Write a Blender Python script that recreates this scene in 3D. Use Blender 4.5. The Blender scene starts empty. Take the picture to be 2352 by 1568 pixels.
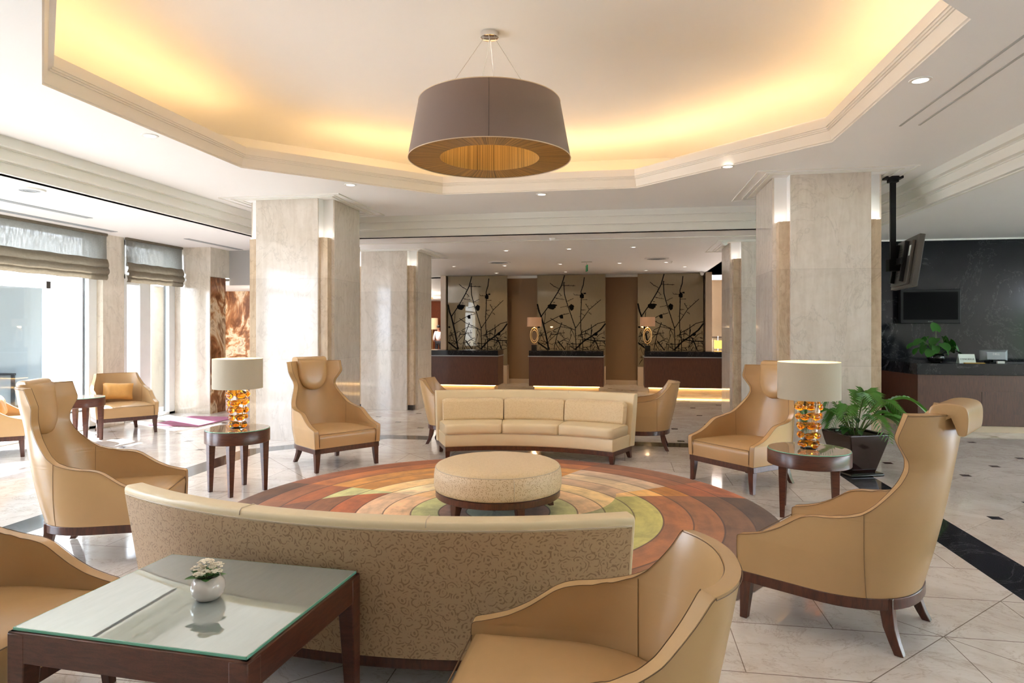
import bpy, bmesh, math, random
from mathutils import Vector, Matrix, Euler
PI = math.pi
SC = bpy.context.scene
COL = SC.collection

# ------------------------------------------------------------------ camera, sky, sun, exposure
cam_data = bpy.data.cameras.new('camera')
cam_data.sensor_width = 36.0
cam_data.lens = 36.0 * 1515.0 / 2352.0
cam_data.shift_y = -32.0 / 2352.0
cam_data.clip_start = 0.05
cam_data.clip_end = 300
cam = bpy.data.objects.new('camera', cam_data)
cam.location = (0, 0, 1.6)
cam.rotation_euler = (PI / 2, 0, math.radians(9.52))
COL.objects.link(cam)
SC.camera = cam

world = bpy.data.worlds.new('daylight')
SC.world = world
world.use_nodes = True
bg = world.node_tree.nodes['Background']
bg.inputs['Color'].default_value = (0.80, 0.86, 1.0, 1)
bg.inputs['Strength'].default_value = 6.4

sun_d = bpy.data.lights.new('sun', 'SUN')
sun_d.energy = 28.0
sun_d.angle = math.radians(0.6)
sun_d.color = (1.0, 0.97, 0.97)
sun = bpy.data.objects.new('sun', sun_d)
sun.rotation_euler = Vector((0.55, -0.28, -0.85)).to_track_quat('-Z', 'Y').to_euler()
COL.objects.link(sun)

SC.view_settings.view_transform = 'Standard'
SC.view_settings.look = 'None'
SC.view_settings.gamma = 1.0
SC.view_settings.use_curve_mapping = False
SC.view_settings.exposure = 1.5
SC.cycles.use_denoising = True
SC.cycles.max_bounces = 10
SC.cycles.diffuse_bounces = 5
SC.cycles.glossy_bounces = 4
SC.cycles.transmission_bounces = 8
SC.cycles.transparent_max_bounces = 10
SC.cycles.sample_clamp_indirect = 6.0
SC.cycles.caustics_reflective = False
SC.cycles.caustics_refractive = False

LIGHT = {'ring': 9, 'reception': 10, 'side': 34, 'cove': 7.0, 'lamp': 4.5, 'pendant': .35, 'notch': .1, 'desk': 16, 'hall': 26}

def lamp(name, kind, loc, energy, color=(1, .86, .68), radius=.05, target=None, spot=1.9, parent=None):
    d = bpy.data.lights.new(name, kind)
    d.energy = energy
    d.color = color
    d.shadow_soft_size = radius
    if kind == 'SPOT':
        d.spot_size = spot
        d.spot_blend = .8
    o = bpy.data.objects.new(name, d)
    o.location = loc
    COL.objects.link(o)
    if parent: o.parent = parent
    return o

# ------------------------------------------------------------------ node helper
class NT:
    def __init__(s, name):
        s.m = bpy.data.materials.new(name)
        s.m.use_nodes = True
        s.t = s.m.node_tree
        s.bsdf = s.t.nodes['Principled BSDF']
        s.out = s.t.nodes['Material Output']
    def n(s, kind, **kw):
        nd = s.t.nodes.new(kind)
        for k, v in kw.items(): setattr(nd, k, v)
        return nd
    def set(s, sock, v):
        if isinstance(v, bpy.types.NodeSocket): s.t.links.new(v, sock)
        elif isinstance(v, (tuple, list)):
            sock.default_value = tuple(v) + ((1,) if len(v) == 3 and sock.type == 'RGBA' else ())
        else: sock.default_value = v
    def math(s, op, a, b=0.0, c=0.0):
        nd = s.n('ShaderNodeMath', operation=op)
        s.set(nd.inputs[0], a); s.set(nd.inputs[1], b); s.set(nd.inputs[2], c)
        return nd.outputs[0]
    def add(s, a, b): return s.math('ADD', a, b)
    def sub(s, a, b): return s.math('SUBTRACT', a, b)
    def mul(s, a, b): return s.math('MULTIPLY', a, b)
    def lt(s, a, b): return s.math('LESS_THAN', a, b)
    def gt(s, a, b): return s.math('GREATER_THAN', a, b)
    def mx(s, a, b): return s.math('MAXIMUM', a, b)
    def mn(s, a, b): return s.math('MINIMUM', a, b)
    def ab(s, a): return s.math('ABSOLUTE', a)
    def fr(s, a): return s.math('FRACT', a)
    def mix(s, f, a, b, mode='MIX'):
        nd = s.n('ShaderNodeMix', data_type='RGBA', blend_type=mode)
        s.set(nd.inputs[0], f); s.set(nd.inputs[6], a); s.set(nd.inputs[7], b)
        return nd.outputs[2]
    def co(s, kind='Object'):
        return s.n('ShaderNodeTexCoord').outputs[kind]
    def xyz(s, v):
        nd = s.n('ShaderNodeSeparateXYZ'); s.set(nd.inputs[0], v)
        return nd.outputs
    def comb(s, x, y, z):
        nd = s.n('ShaderNodeCombineXYZ')
        s.set(nd.inputs[0], x); s.set(nd.inputs[1], y); s.set(nd.inputs[2], z)
        return nd.outputs[0]
    def scale(s, v, sc):
        nd = s.n('ShaderNodeVectorMath', operation='MULTIPLY')
        s.set(nd.inputs[0], v); nd.inputs[1].default_value = sc
        return nd.outputs[0]
    def noise(s, v, scale, detail=3, rough=.55, dist=0.0, out=0):
        nd = s.n('ShaderNodeTexNoise')
        s.set(nd.inputs['Vector'], v)
        nd.inputs['Scale'].default_value = scale
        nd.inputs['Detail'].default_value = detail
        nd.inputs['Roughness'].default_value = rough
        nd.inputs['Distortion'].default_value = dist
        return nd.outputs[out]
    def ramp(s, f, stops, interp='LINEAR'):
        nd = s.n('ShaderNodeValToRGB')
        cr = nd.color_ramp
        cr.interpolation = interp
        while len(cr.elements) < len(stops): cr.elements.new(.5)
        for e, (p, c) in zip(cr.elements, stops):
            e.position = p
            e.color = tuple(c) + (1,) if len(c) == 3 else c
        s.set(nd.inputs[0], f)
        return nd.outputs[0]
    def smooth(s, a, lo, hi):
        nd = s.n('ShaderNodeMapRange', interpolation_type='SMOOTHSTEP')
        s.set(nd.inputs[0], a); nd.inputs[1].default_value = lo; nd.inputs[2].default_value = hi
        return nd.outputs[0]
    def bump(s, h, strength=.2, dist=.01):
        nd = s.n('ShaderNodeBump')
        nd.inputs['Strength'].default_value = strength
        nd.inputs['Distance'].default_value = dist
        s.set(nd.inputs['Height'], h)
        s.t.links.new(nd.outputs[0], s.bsdf.inputs['Normal'])
    def p(s, **kw):
        names = {'color': 'Base Color', 'rough': 'Roughness', 'metal': 'Metallic', 'ior': 'IOR', 'trans': 'Transmission Weight',
                 'spec': 'Specular IOR Level', 'coat': 'Coat Weight', 'coat_rough': 'Coat Roughness', 'emit': 'Emission Color',
                 'estr': 'Emission Strength', 'alpha': 'Alpha', 'sheen': 'Sheen Weight', 'sss': 'Subsurface Weight'}
        for k, v in kw.items(): s.set(s.bsdf.inputs[names[k]], v)
        return s.m

def lin(r, g, b):
    f = lambda c: ((c / 255 + .055) / 1.055) ** 2.4 if c > 10 else c / 255 / 12.92
    return (f(r), f(g), f(b))

def plain(name, color, rough=.5, var=.06, scale=6, **kw):
    t = NT(name)
    n = t.noise(t.co(), scale, 3)
    c = t.mix(n, tuple(x * (1 - var) for x in color), tuple(min(1, x * (1 + var)) for x in color))
    t.p(color=c, rough=rough, **kw)
    return t.m

def leather(name, color, var=.10, rough=.36, wr=.1):
    t = NT(name)
    v = t.co()
    big = t.noise(v, 4.5, 3)
    c = t.mix(big, tuple(x * (1 - var) for x in color), tuple(x * (1 + var) for x in color))
    fine = t.noise(v, 420, 2)
    wave = t.noise(v, 14, 3, .5, 1.0)
    h = t.add(t.mul(fine, .25), t.mul(wave, 1.2))
    t.bump(h, wr, .006)
    t.p(color=c, rough=rough, spec=.5, coat=.08, coat_rough=.25)
    return t.m

def wood(name, dark, light, rough=.28, axis=(6, 6, 1.2), scale=8, coat=.25):
    t = NT(name)
    v = t.scale(t.co(), axis)
    g = t.noise(v, scale, 5, .6, .6)
    g2 = t.noise(t.scale(t.co(), (axis[0] * 12, axis[1] * 12, axis[2] * 3)), scale, 2)
    f = t.add(t.mul(g, .75), t.mul(g2, .25))
    t.p(color=t.mix(t.smooth(f, .3, .7), dark, light), rough=rough, coat=coat, coat_rough=.15)
    return t.m

def emitter(name, color, strength):
    t = NT(name)
    n = t.noise(t.co(), 3, 1)
    t.p(color=(.8, .8, .8), emit=color, estr=t.add(strength * .97, t.mul(n, strength * .06)))
    return t.m

M = {}
M['paint'] = plain('white_paint', lin(244, 244, 244), .55, .012, 3)
M['cornice'] = plain('cornice_paint', lin(238, 232, 224), .5, .012, 3)
M['beam'] = plain('beam_paint', lin(236, 235, 229), .5, .012, 3)
M['leather'] = leather('tan_leather', lin(190, 153, 107), .08, .27)
M['leather_dark'] = plain('dark_thread', lin(112, 82, 52), .6)
M['thread'] = plain('seam_thread', lin(128, 98, 62), .6)
M['cream'] = leather('cream_leather', lin(226, 205, 166), .05, .42, .16)
M['wood'] = wood('dark_wood', lin(58, 28, 20), lin(92, 48, 34))
M['redwood'] = wood('red_brown_wood', lin(68, 34, 23), lin(98, 53, 37), .3, (1.6, 1.6, 9), 8, .08)
M['deskwood'] = wood('desk_wood', lin(66, 37, 24), lin(94, 55, 38), .42, (10, 10, .8), 9, .1)
M['orange_wood'] = wood('orange_wood', lin(110, 48, 18), lin(150, 74, 30), .35)
M['metal'] = plain('brushed_metal', (.62, .60, .57), .28, metal=1.0)
M['gold'] = plain('gilded_metal', (.78, .55, .25), .25, metal=1.0)
M['black'] = plain('black_plastic', (.010, .010, .012), .4, spec=.2)
M['screen'] = plain('dark_screen', (.002, .002, .003), .2, spec=.04)
M['white'] = plain('white_plastic', lin(235, 235, 232), .4)
M['frame_white'] = plain('white_window_frame', lin(236, 238, 238), .35)
M['chrome'] = plain('polished_chrome', (.75, .74, .72), .12, metal=1.0)
M['warm_light'] = emitter('warm_light_strip', (1.0, .62, .22), 5)
M['cove_light'] = emitter('cove_light_tube', (1.0, .60, .25), LIGHT['cove'])
M['bulb'] = emitter('lamp_bulb', (1.0, .78, .48), 7)
M['spot_glow'] = emitter('downlight_glow', (1.0, .93, .84), 2)
M['glass_edge'] = plain('green_glass_edge', lin(120, 190, 165), .08)
M['cloth_orange'] = plain('orange_silk', lin(222, 165, 88), .45, .12, 14, sheen=.3)
M['leaf'] = plain('green_leaf', lin(52, 110, 38), .38, .35, 5)
M['palm_leaf'] = plain('palm_leaflet', lin(92, 148, 62), .4, .3, 5)
M['leaf_dark'] = plain('dark_leaf', lin(38, 88, 34), .3, .3, 9)
M['stem'] = plain('plant_stem', lin(96, 120, 60), .5)
M['petal'] = plain('cream_petal', lin(238, 226, 204), .6, .10, 60)
M['soil'] = plain('potting_soil', lin(50, 38, 30), .9, .3, 40)
M['pot_glaze'] = plain('dark_brown_glaze', lin(40, 22, 20), .1, .3, 9, coat=.1)
M['pot_black'] = plain('black_glaze', (.01, .01, .01), .08)
M['vase'] = plain('white_glazed_ceramic', lin(226, 216, 208), .12, .01, coat=.5)
M['skin'] = plain('skin', lin(150, 100, 78), .5)
M['shirt'] = plain('white_shirt', lin(230, 220, 225), .7)
M['trousers'] = plain('dark_trousers', lin(30, 28, 36), .7)
M['hair'] = plain('black_hair', lin(24, 18, 16), .6)
M['red'] = plain('red_panel', lin(225, 40, 36), .5)
M['mat_pink'] = plain('magenta_mat', lin(176, 110, 140), .9, .1, 40)
M['ground'] = plain('terrace_paving', lin(168, 166, 162), .8, .04, 2)
M['outwall'] = plain('white_render', lin(238, 238, 236), .8, .02, 2)
M['outgrey'] = plain('grey_facade', lin(44, 54, 66), .5, .2, 2, spec=.2)
M['parasol'] = plain('white_canvas', lin(245, 236, 236), .8)
M['parasol_red'] = plain('red_canvas', lin(220, 70, 66), .8)
M['outdark'] = plain('dark_wicker', lin(52, 50, 56), .7)
M['grille'] = plain('grey_grille', lin(150, 156, 162), .5)
M['exit_green'] = plain('green_sign', lin(30, 150, 90), .4)
M['paper'] = plain('sign_card', lin(222, 234, 226), .5)
M['ink'] = plain('dark_ink', lin(30, 50, 46), .6)
M['yellow'] = plain('yellow_card', lin(190, 150, 60), .6)
M['alu'] = plain('silver_plastic', lin(160, 166, 172), .35)
M['stonelight'] = plain('pale_stone', lin(206, 186, 160), .3, .06, 6)
M['taupe'] = plain('taupe_wallpaper', lin(140, 112, 82), .7, .05, 40)
M['olive'] = plain('olive_wall', lin(84, 68, 46), .7)
M['greywall'] = plain('grey_wall', lin(178, 178, 178), .6, .02)
M['print'] = plain('black_print', (.004, .004, .004), .6, spec=.1)
M['plinth'] = plain('dark_plinth', lin(44, 36, 30), .3)
M['shade'] = plain('linen_shade', lin(186, 176, 156), .8, .05, 120, sheen=.2)
M['shade_in'] = plain('pale_shade_lining', lin(240, 214, 176), .7, .02)
M['shade_pink'] = plain('pink_linen_shade', lin(196, 160, 132), .8, .04, 90)
M['pendant'] = plain('mauve_grey_fabric', lin(122, 106, 100), .8, .06, 160, sheen=.2)

def _glass(name, color, rough=.02, ior=1.45):
    t = NT(name)
    n = t.noise(t.co(), 9, 2)
    t.p(color=t.mix(n, tuple(c * .92 for c in color), color), rough=rough, trans=1.0, ior=ior)
    return t.m
M['amber'] = _glass('amber_glass', (.95, .42, .03), .05)
M['clear'] = _glass('clear_glass', (1.0, .98, .95), .03, 1.3)

def pane_mat(name, tint, refl=.06, fk=.6):
    t = NT(name)
    tr = t.n('ShaderNodeBsdfTransparent'); tr.inputs[0].default_value = tint + (1,)
    gl = t.n('ShaderNodeBsdfGlossy'); gl.inputs['Roughness'].default_value = .02
    lw = t.n('ShaderNodeLayerWeight'); lw.inputs[0].default_value = .25
    mxs = t.n('ShaderNodeMixShader')
    t.t.links.new(t.add(t.mul(lw.outputs['Fresnel'], fk), refl), mxs.inputs[0])
    t.t.links.new(tr.outputs[0], mxs.inputs[1]); t.t.links.new(gl.outputs[0], mxs.inputs[2])
    t.t.links.new(mxs.outputs[0], t.out.inputs[0])
    return t.m
M['pane'] = pane_mat('window_glass', (.95, .98, .98))
M['pane_out'] = pane_mat('outer_glass', (.9, .95, .98), .0, .25)

def tabletop_glass(name, color, ior, metal=0.0):
    t = NT(name)
    n = t.noise(t.scale(t.co(), (8, 1.5, 1)), 6, 3)
    t.p(color=t.mix(n, tuple(c * .85 for c in color), color), rough=.015, ior=ior, spec=.5, metal=metal)
    return t.m
M['coffee_glass'] = tabletop_glass('glass_over_dark_wood', lin(205, 214, 210), 1.6, .62)
M['table_glass'] = tabletop_glass('glass_over_wood', lin(170, 160, 148), 1.6, .4)
M['branch_panel'] = tabletop_glass('olive_back_painted_glass', lin(146, 132, 104), 1.6, .12)

def blind_mat(name, alpha, col):
    t = NT(name)
    v = t.co()
    a = t.noise(t.scale(v, (1, 3, 90)), 6, 4, .7)
    b = t.noise(t.scale(v, (1, 60, 2)), 3, 3, .7)
    f = t.add(t.mul(a, .7), t.mul(b, .3))
    c = t.mix(t.smooth(f, .3, .7), tuple(x * .6 for x in col), col)
    d = t.n('ShaderNodeBsdfDiffuse'); tl = t.n('ShaderNodeBsdfTranslucent'); tr = t.n('ShaderNodeBsdfTransparent')
    t.set(d.inputs[0], c); t.set(tl.inputs[0], c)
    m1 = t.n('ShaderNodeMixShader'); m1.inputs[0].default_value = .6
    t.t.links.new(d.outputs[0], m1.inputs[1]); t.t.links.new(tl.outputs[0], m1.inputs[2])
    m2 = t.n('ShaderNodeMixShader')
    t.t.links.new(t.mul(t.smooth(b, .25, .75), alpha), m2.inputs[0])
    t.t.links.new(m1.outputs[0], m2.inputs[1]); t.t.links.new(tr.outputs[0], m2.inputs[2])
    t.t.links.new(m2.outputs[0], t.out.inputs[0])
    return t.m
M['blind_sheer'] = blind_mat('sheer_linen', .36, lin(176, 174, 168))
M['blind_fold'] = blind_mat('folded_linen', .06, lin(182, 172, 156))

def marble_wall(name, light, dark, tile=1.146, tz=True):
    t = NT(name)
    v = t.co()
    x, y, z = t.xyz(v)[0:3]
    streak = t.noise(t.scale(v, (5, 5, .7)), 2.2, 6, .6, .7)
    spots = t.noise(v, 9, 5, .65, .5)
    vein = t.smooth(t.ab(t.sub(t.noise(t.scale(v, (1.2, 1.2, .7)), 1.6, 7, .62, 1.4), .5)), .0, .02)
    f = t.add(t.mul(streak, .6), t.mul(spots, .4))
    row = t.math('FLOOR', t.math('DIVIDE', z, tile))
    wn = t.n('ShaderNodeTexWhiteNoise', noise_dimensions='1D')
    t.set(wn.inputs['W'], row)
    c = t.mix(t.smooth(f, .32, .68), dark, light)
    c = t.mix(t.mul(t.sub(1.0, vein), .28), c, tuple(a * .6 for a in dark))
    tone = t.add(.93, t.mul(wn.outputs[0], .10))
    c = t.mix(1.0, c, t.comb(tone, tone, tone), 'MULTIPLY')
    if tz:
        j = t.lt(t.fr(t.math('DIVIDE', z, tile)), .0035)
        c = t.mix(t.mul(j, .35), c, tuple(a * .4 for a in dark))
    t.p(color=c, rough=.08, ior=1.75)
    return t.m
M['marble'] = marble_wall('cream_marble_cladding', lin(226, 217, 207), lin(211, 200, 188))
M['marble_niche'] = marble_wall('beige_marble_niche', lin(212, 190, 162), lin(186, 162, 136))
M['stone_wall'] = marble_wall('cream_stone_wall', lin(232, 224, 210), lin(216, 206, 190), 9, False)

def onyx_mat(name, shift):
    t = NT(name)
    v = t.scale(t.co(), (1, 1, .8))
    w = t.noise(v, 1.0, 5, .55, 1.2)
    band = t.math('SINE', t.mul(t.add(w, shift), 34))
    f = t.add(t.mul(band, .25), t.noise(v, 2.4, 5, .6, .8))
    c = t.ramp(f, [(.2, lin(104, 62, 36)), (.38, lin(156, 104, 66)), (.52, lin(188, 150, 112)), (.66, lin(214, 190, 160)), (.82, lin(140, 106, 78))])
    t.p(color=c, rough=.12)
    return t.m
M['onyx'] = onyx_mat('amber_onyx', 0.0)
M['onyx_pale'] = onyx_mat('rose_onyx', .37)

def black_granite(name):
    t = NT(name)
    v = t.co()
    sp = t.smooth(t.noise(v, 60, 3, .7), .62, .78)
    ve = t.smooth(t.ab(t.sub(t.noise(v, 1.1, 8, .7, .8), .5)), .0, .006)
    cl = t.smooth(t.noise(v, 1.3, 4), .5, .8)
    c = t.mix(t.mul(cl, .4), lin(26, 27, 33), lin(46, 49, 56))
    c = t.mix(t.mul(sp, .3), c, lin(150, 152, 156))
    c = t.mix(t.mul(t.sub(1.0, ve), .22), c, lin(150, 152, 156))
    t.p(color=c, rough=.12, spec=.22)
    return t.m
M['granite'] = black_granite('black_veined_granite')

def floor_mat():
    t = NT('polished_marble_floor')
    v = t.co()
    o = t.xyz(v)
    x, y = o[0], o[1]
    ux = t.ab(t.add(x, 1.13)); uy = t.ab(t.sub(y, 5.62))
    D = t.mx(t.mx(t.sub(ux, 3.45), t.sub(uy, 3.45)), t.mul(t.sub(t.add(ux, uy), 5.65), .7071))
    outside = t.gt(D, 0.0)
    stripe = t.mul(outside, t.lt(D, .33))
    # outside: diagonal tiles with dark inset squares
    s = .57
    a = t.math('DIVIDE', t.sub(x, 3.66), s); b = t.math('DIVIDE', t.sub(y, 7.85), s)
    P = t.mul(t.add(a, b), .5); Q = t.mul(t.sub(a, b), .5)
    fp = t.sub(P, t.math('ROUND', P)); fq = t.sub(Q, t.math('ROUND', Q))
    da = t.ab(t.add(fp, fq)); db = t.ab(t.sub(fp, fq))
    dot = t.mul(t.lt(da, .085), t.lt(db, .085))
    lineo = t.mx(t.lt(t.ab(fp), .0032), t.lt(t.ab(fq), .0032))
    wn = t.n('ShaderNodeTexWhiteNoise', noise_dimensions='2D')
    t.set(wn.inputs['Vector'], t.comb(t.math('FLOOR', P), t.math('FLOOR', Q), 0.0))
    # inside: large slabs with diagonal inserts
    g = .538
    gx = t.math('DIVIDE', t.sub(x, .563), g); gy = t.math('DIVIDE', t.sub(y, 3.20), g)
    fx = t.fr(t.math('DIVIDE', gx, 2.0)); fy = t.sub(gy, t.math('ROUND', gy))
    row = t.math('FLOOR', gy)
    fx2 = t.fr(t.add(t.math('DIVIDE', gx, 2.0), t.mul(t.math('MODULO', t.ab(row), 2.0), .5)))
    dg1 = t.add(gx, gy); dg2 = t.sub(gx, gy)
    f1 = t.sub(t.math('DIVIDE', t.add(dg1, 1.0), 4.0), t.math('ROUND', t.math('DIVIDE', t.add(dg1, 1.0), 4.0)))
    f2 = t.sub(t.math('DIVIDE', t.sub(dg2, 1.0), 4.0), t.math('ROUND', t.math('DIVIDE', t.sub(dg2, 1.0), 4.0)))
    linei = t.mx(t.lt(t.ab(fy), .006), t.mx(t.lt(fx2, .0045), t.mx(t.lt(t.ab(f1), .0018), t.lt(t.ab(f2), .0018))))
    wn2 = t.n('ShaderNodeTexWhiteNoise', noise_dimensions='2D')
    t.set(wn2.inputs['Vector'], t.comb(t.math('FLOOR', t.sub(t.add(t.math('DIVIDE', gx, 2.0), t.mul(t.math('MODULO', t.ab(row), 2.0), .5)), 0.0)), row, 0.0))
    tone = t.mix(outside, t.comb(wn2.outputs[0], 0.0, 0.0), t.comb(wn.outputs[0], 0.0, 0.0))
    tv = t.xyz(tone)[0]
    # marble
    n1 = t.noise(v, 1.6, 6, .6, 1.0)
    ve = t.smooth(t.ab(t.sub(t.noise(t.add_vec(v, (4.2, 1.7, 0)), 1.5, 8, .66, 1.8), .5)), .0, .016)
    ve2 = t.smooth(t.ab(t.sub(t.noise(t.scale(v, (1, 2.2, 1)), 3.1, 6, .62, 1.3), .5)), .0, .02)
    c = t.mix(t.smooth(n1, .3, .7), lin(216, 206, 196), lin(236, 229, 222))
    c = t.mix(t.mul(t.sub(1.0, ve), .30), c, lin(150, 118, 88))
    c = t.mix(t.mul(t.sub(1.0, ve2), .14), c, lin(160, 130, 100))
    k = t.add(.93, t.mul(tv, .1))
    c = t.mix(1.0, c, t.comb(k, k, k), 'MULTIPLY')
    line = t.mix(outside, t.comb(linei, 0.0, 0.0), t.comb(t.mul(lineo, .45), 0.0, 0.0))
    c = t.mix(t.mul(t.xyz(line)[0], .75), c, lin(98, 74, 54))
    dk = t.mix(t.mul(t.sub(1.0, ve), .4), lin(40, 40, 48), lin(120, 120, 126))
    dark = t.mx(stripe, t.mul(t.mul(outside, t.sub(1.0, stripe)), dot))
    c = t.mix(dark, c, dk)
    t.p(color=c, rough=.07, ior=1.6)
    return t.m
def _add_vec(s, v, d):
    nd = s.n('ShaderNodeVectorMath', operation='ADD'); s.set(nd.inputs[0], v); nd.inputs[1].default_value = d
    return nd.outputs[0]
NT.add_vec = _add_vec
M['floor'] = floor_mat()

def rug_mat():
    t = NT('ringed_wool_pile')
    v = t.co()
    o = t.xyz(v)
    x, y = o[0], o[1]
    r = t.math('SQRT', t.add(t.mul(x, x), t.mul(y, y)))
    th = t.mul(t.math('ARCTAN2', y, x), 180 / PI)
    thp = t.add(th, t.mul(t.lt(th, -90.0), 360.0))          # -90 .. 270
    k = t.math('DIVIDE', r, .238)
    sec = {
        'A': [(158, 168, 150), (150, 112, 96), (186, 192, 138), (222, 184, 134), (240, 222, 186), (238, 208, 150), (200, 138, 50), (206, 146, 66), (184, 112, 52), (156, 88, 42)],
        'W': [(158, 168, 150), (150, 112, 96), (222, 196, 166), (226, 190, 150), (232, 196, 144), (196, 200, 146), (200, 204, 148), (162, 92, 44), (154, 96, 58), (112, 74, 44)],
        'C': [(158, 168, 150), (150, 112, 96), (190, 194, 140), (226, 190, 156), (222, 190, 162), (178, 98, 50), (140, 88, 50), (122, 74, 44), (138, 86, 52), (104, 66, 42)],
        'D': [(158, 168, 150), (150, 112, 96), (176, 180, 128), (216, 184, 146), (220, 194, 144), (190, 160, 132), (214, 192, 160), (206, 180, 156), (150, 92, 50), (138, 86, 48)],
        'E': [(158, 168, 150), (150, 112, 96), (176, 180, 128), (216, 184, 146), (224, 196, 144), (228, 190, 128), (222, 178, 106), (186, 122, 28), (160, 88, 40), (172, 98, 54)],
        'G': [(150, 158, 146), (152, 108, 78), (204, 172, 138), (150, 150, 112), (170, 170, 104), (182, 178, 104), (160, 100, 54), (146, 94, 54), (110, 74, 46), (88, 62, 44)],
    }
    def rp(key): return t.ramp(t.math('DIVIDE', k, 10.0), [(i / 10, lin(*c)) for i, c in enumerate(sec[key])], 'CONSTANT')
    b3 = t.sub(78.0, t.mul(r, 4.0))
    b4 = t.sub(37.0, t.mul(t.mx(0.0, t.sub(1.3, r)), 62.0))
    b5 = t.mn(t.add(20.0, t.mul(t.sub(2.35, r), 11.0)), b4)
    b2 = t.add(149.0, t.mul(r, 6.0))
    b1 = t.mn(t.add(154.0, t.mul(t.sub(r, 1.09), 37.0)), 186.0)
    c = rp('G')
    c = t.mix(t.gt(thp, b5), c, rp('E'))
    c = t.mix(t.gt(thp, b4), c, rp('D'))
    c = t.mix(t.gt(thp, b3), c, rp('A'))
    c = t.mix(t.gt(thp, b2), c, rp('W'))
    c = t.mix(t.gt(thp, t.mx(b1, b2)), c, rp('C'))
    fk = t.fr(k)
    mott = t.add(t.mul(t.noise(v, 2.6, 5, .62, .5), .6), t.mul(t.noise(t.comb(t.mul(k, 1.4), t.mul(th, .035), 0.0), 2.2, 4, .6), .4))
    pile = t.noise(v, 90, 3, .7)
    tone = t.add(t.add(.60, t.mul(fk, .24)), t.add(t.mul(t.smooth(mott, .34, .66), .62), t.mul(pile, .16)))
    c = t.mix(1.0, c, t.comb(tone, t.mul(tone, .96), t.mul(tone, .86)), 'MULTIPLY')
    line = t.lt(t.ab(t.sub(fk, .03)), .028)
    c = t.mix(t.mul(line, .7), c, lin(70, 44, 26))
    t.bump(t.add(t.mul(pile, .4), t.mul(line, -1.0)), .5, .008)
    t.p(color=c, rough=.95, sheen=.15)
    return t.m
M['rug'] = rug_mat()

def scroll_fabric(name, base, dark, scale=22.0, amount=.8):
    t = NT(name)
    uv = t.co('UV')
    wob = t.noise(uv, 14, 2, .5, 0, 1)
    vv = t.n('ShaderNodeVectorMath', operation='MULTIPLY_ADD')
    t.set(vv.inputs[0], wob); vv.inputs[1].default_value = (.045, .045, 0); t.set(vv.inputs[2], uv)
    vo = t.n('ShaderNodeTexVoronoi', voronoi_dimensions='2D')
    t.set(vo.inputs['Vector'], vv.outputs[0]); vo.inputs['Scale'].default_value = scale
    ring = t.math('SINE', t.mul(vo.outputs['Distance'], 19))
    msk = t.smooth(t.noise(uv, scale * 1.6, 2, .5), .44, .54)
    pat = t.mul(t.smooth(ring, .25, .55), msk)
    c = t.mix(t.mul(pat, amount), base, dark)
    t.bump(t.sub(t.noise(uv, 900, 1), t.mul(pat, .4)), .1, .003)
    t.p(color=c, rough=.5, sheen=.1)
    return t.m
M['scroll'] = scroll_fabric('scroll_patterned_fabric', lin(190, 158, 120), lin(122, 88, 52), 24, .62)
M['scroll_pale'] = scroll_fabric('pale_scroll_fabric', lin(222, 198, 162), lin(176, 140, 98), 24, .7)
M['scroll_top'] = scroll_fabric('cream_scroll_top', lin(224, 198, 156), lin(204, 172, 126), 24, .5)

def pleat_mat(name, col):
    t = NT(name)
    o = t.xyz(t.co())
    th = t.math('ARCTAN2', o[1], o[0])
    n = t.noise(t.comb(t.mul(th, 9.0), t.mul(th, 3.0), 0.0), 5, 5, .75)
    c = t.mix(t.smooth(n, .3, .7), tuple(a * .22 for a in col), col)
    t.bump(n, .5, .02)
    t.p(color=c, rough=.42, metal=.35)
    return t.m
M['pleats'] = pleat_mat('gold_pleated_silk', lin(206, 156, 78))

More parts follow.
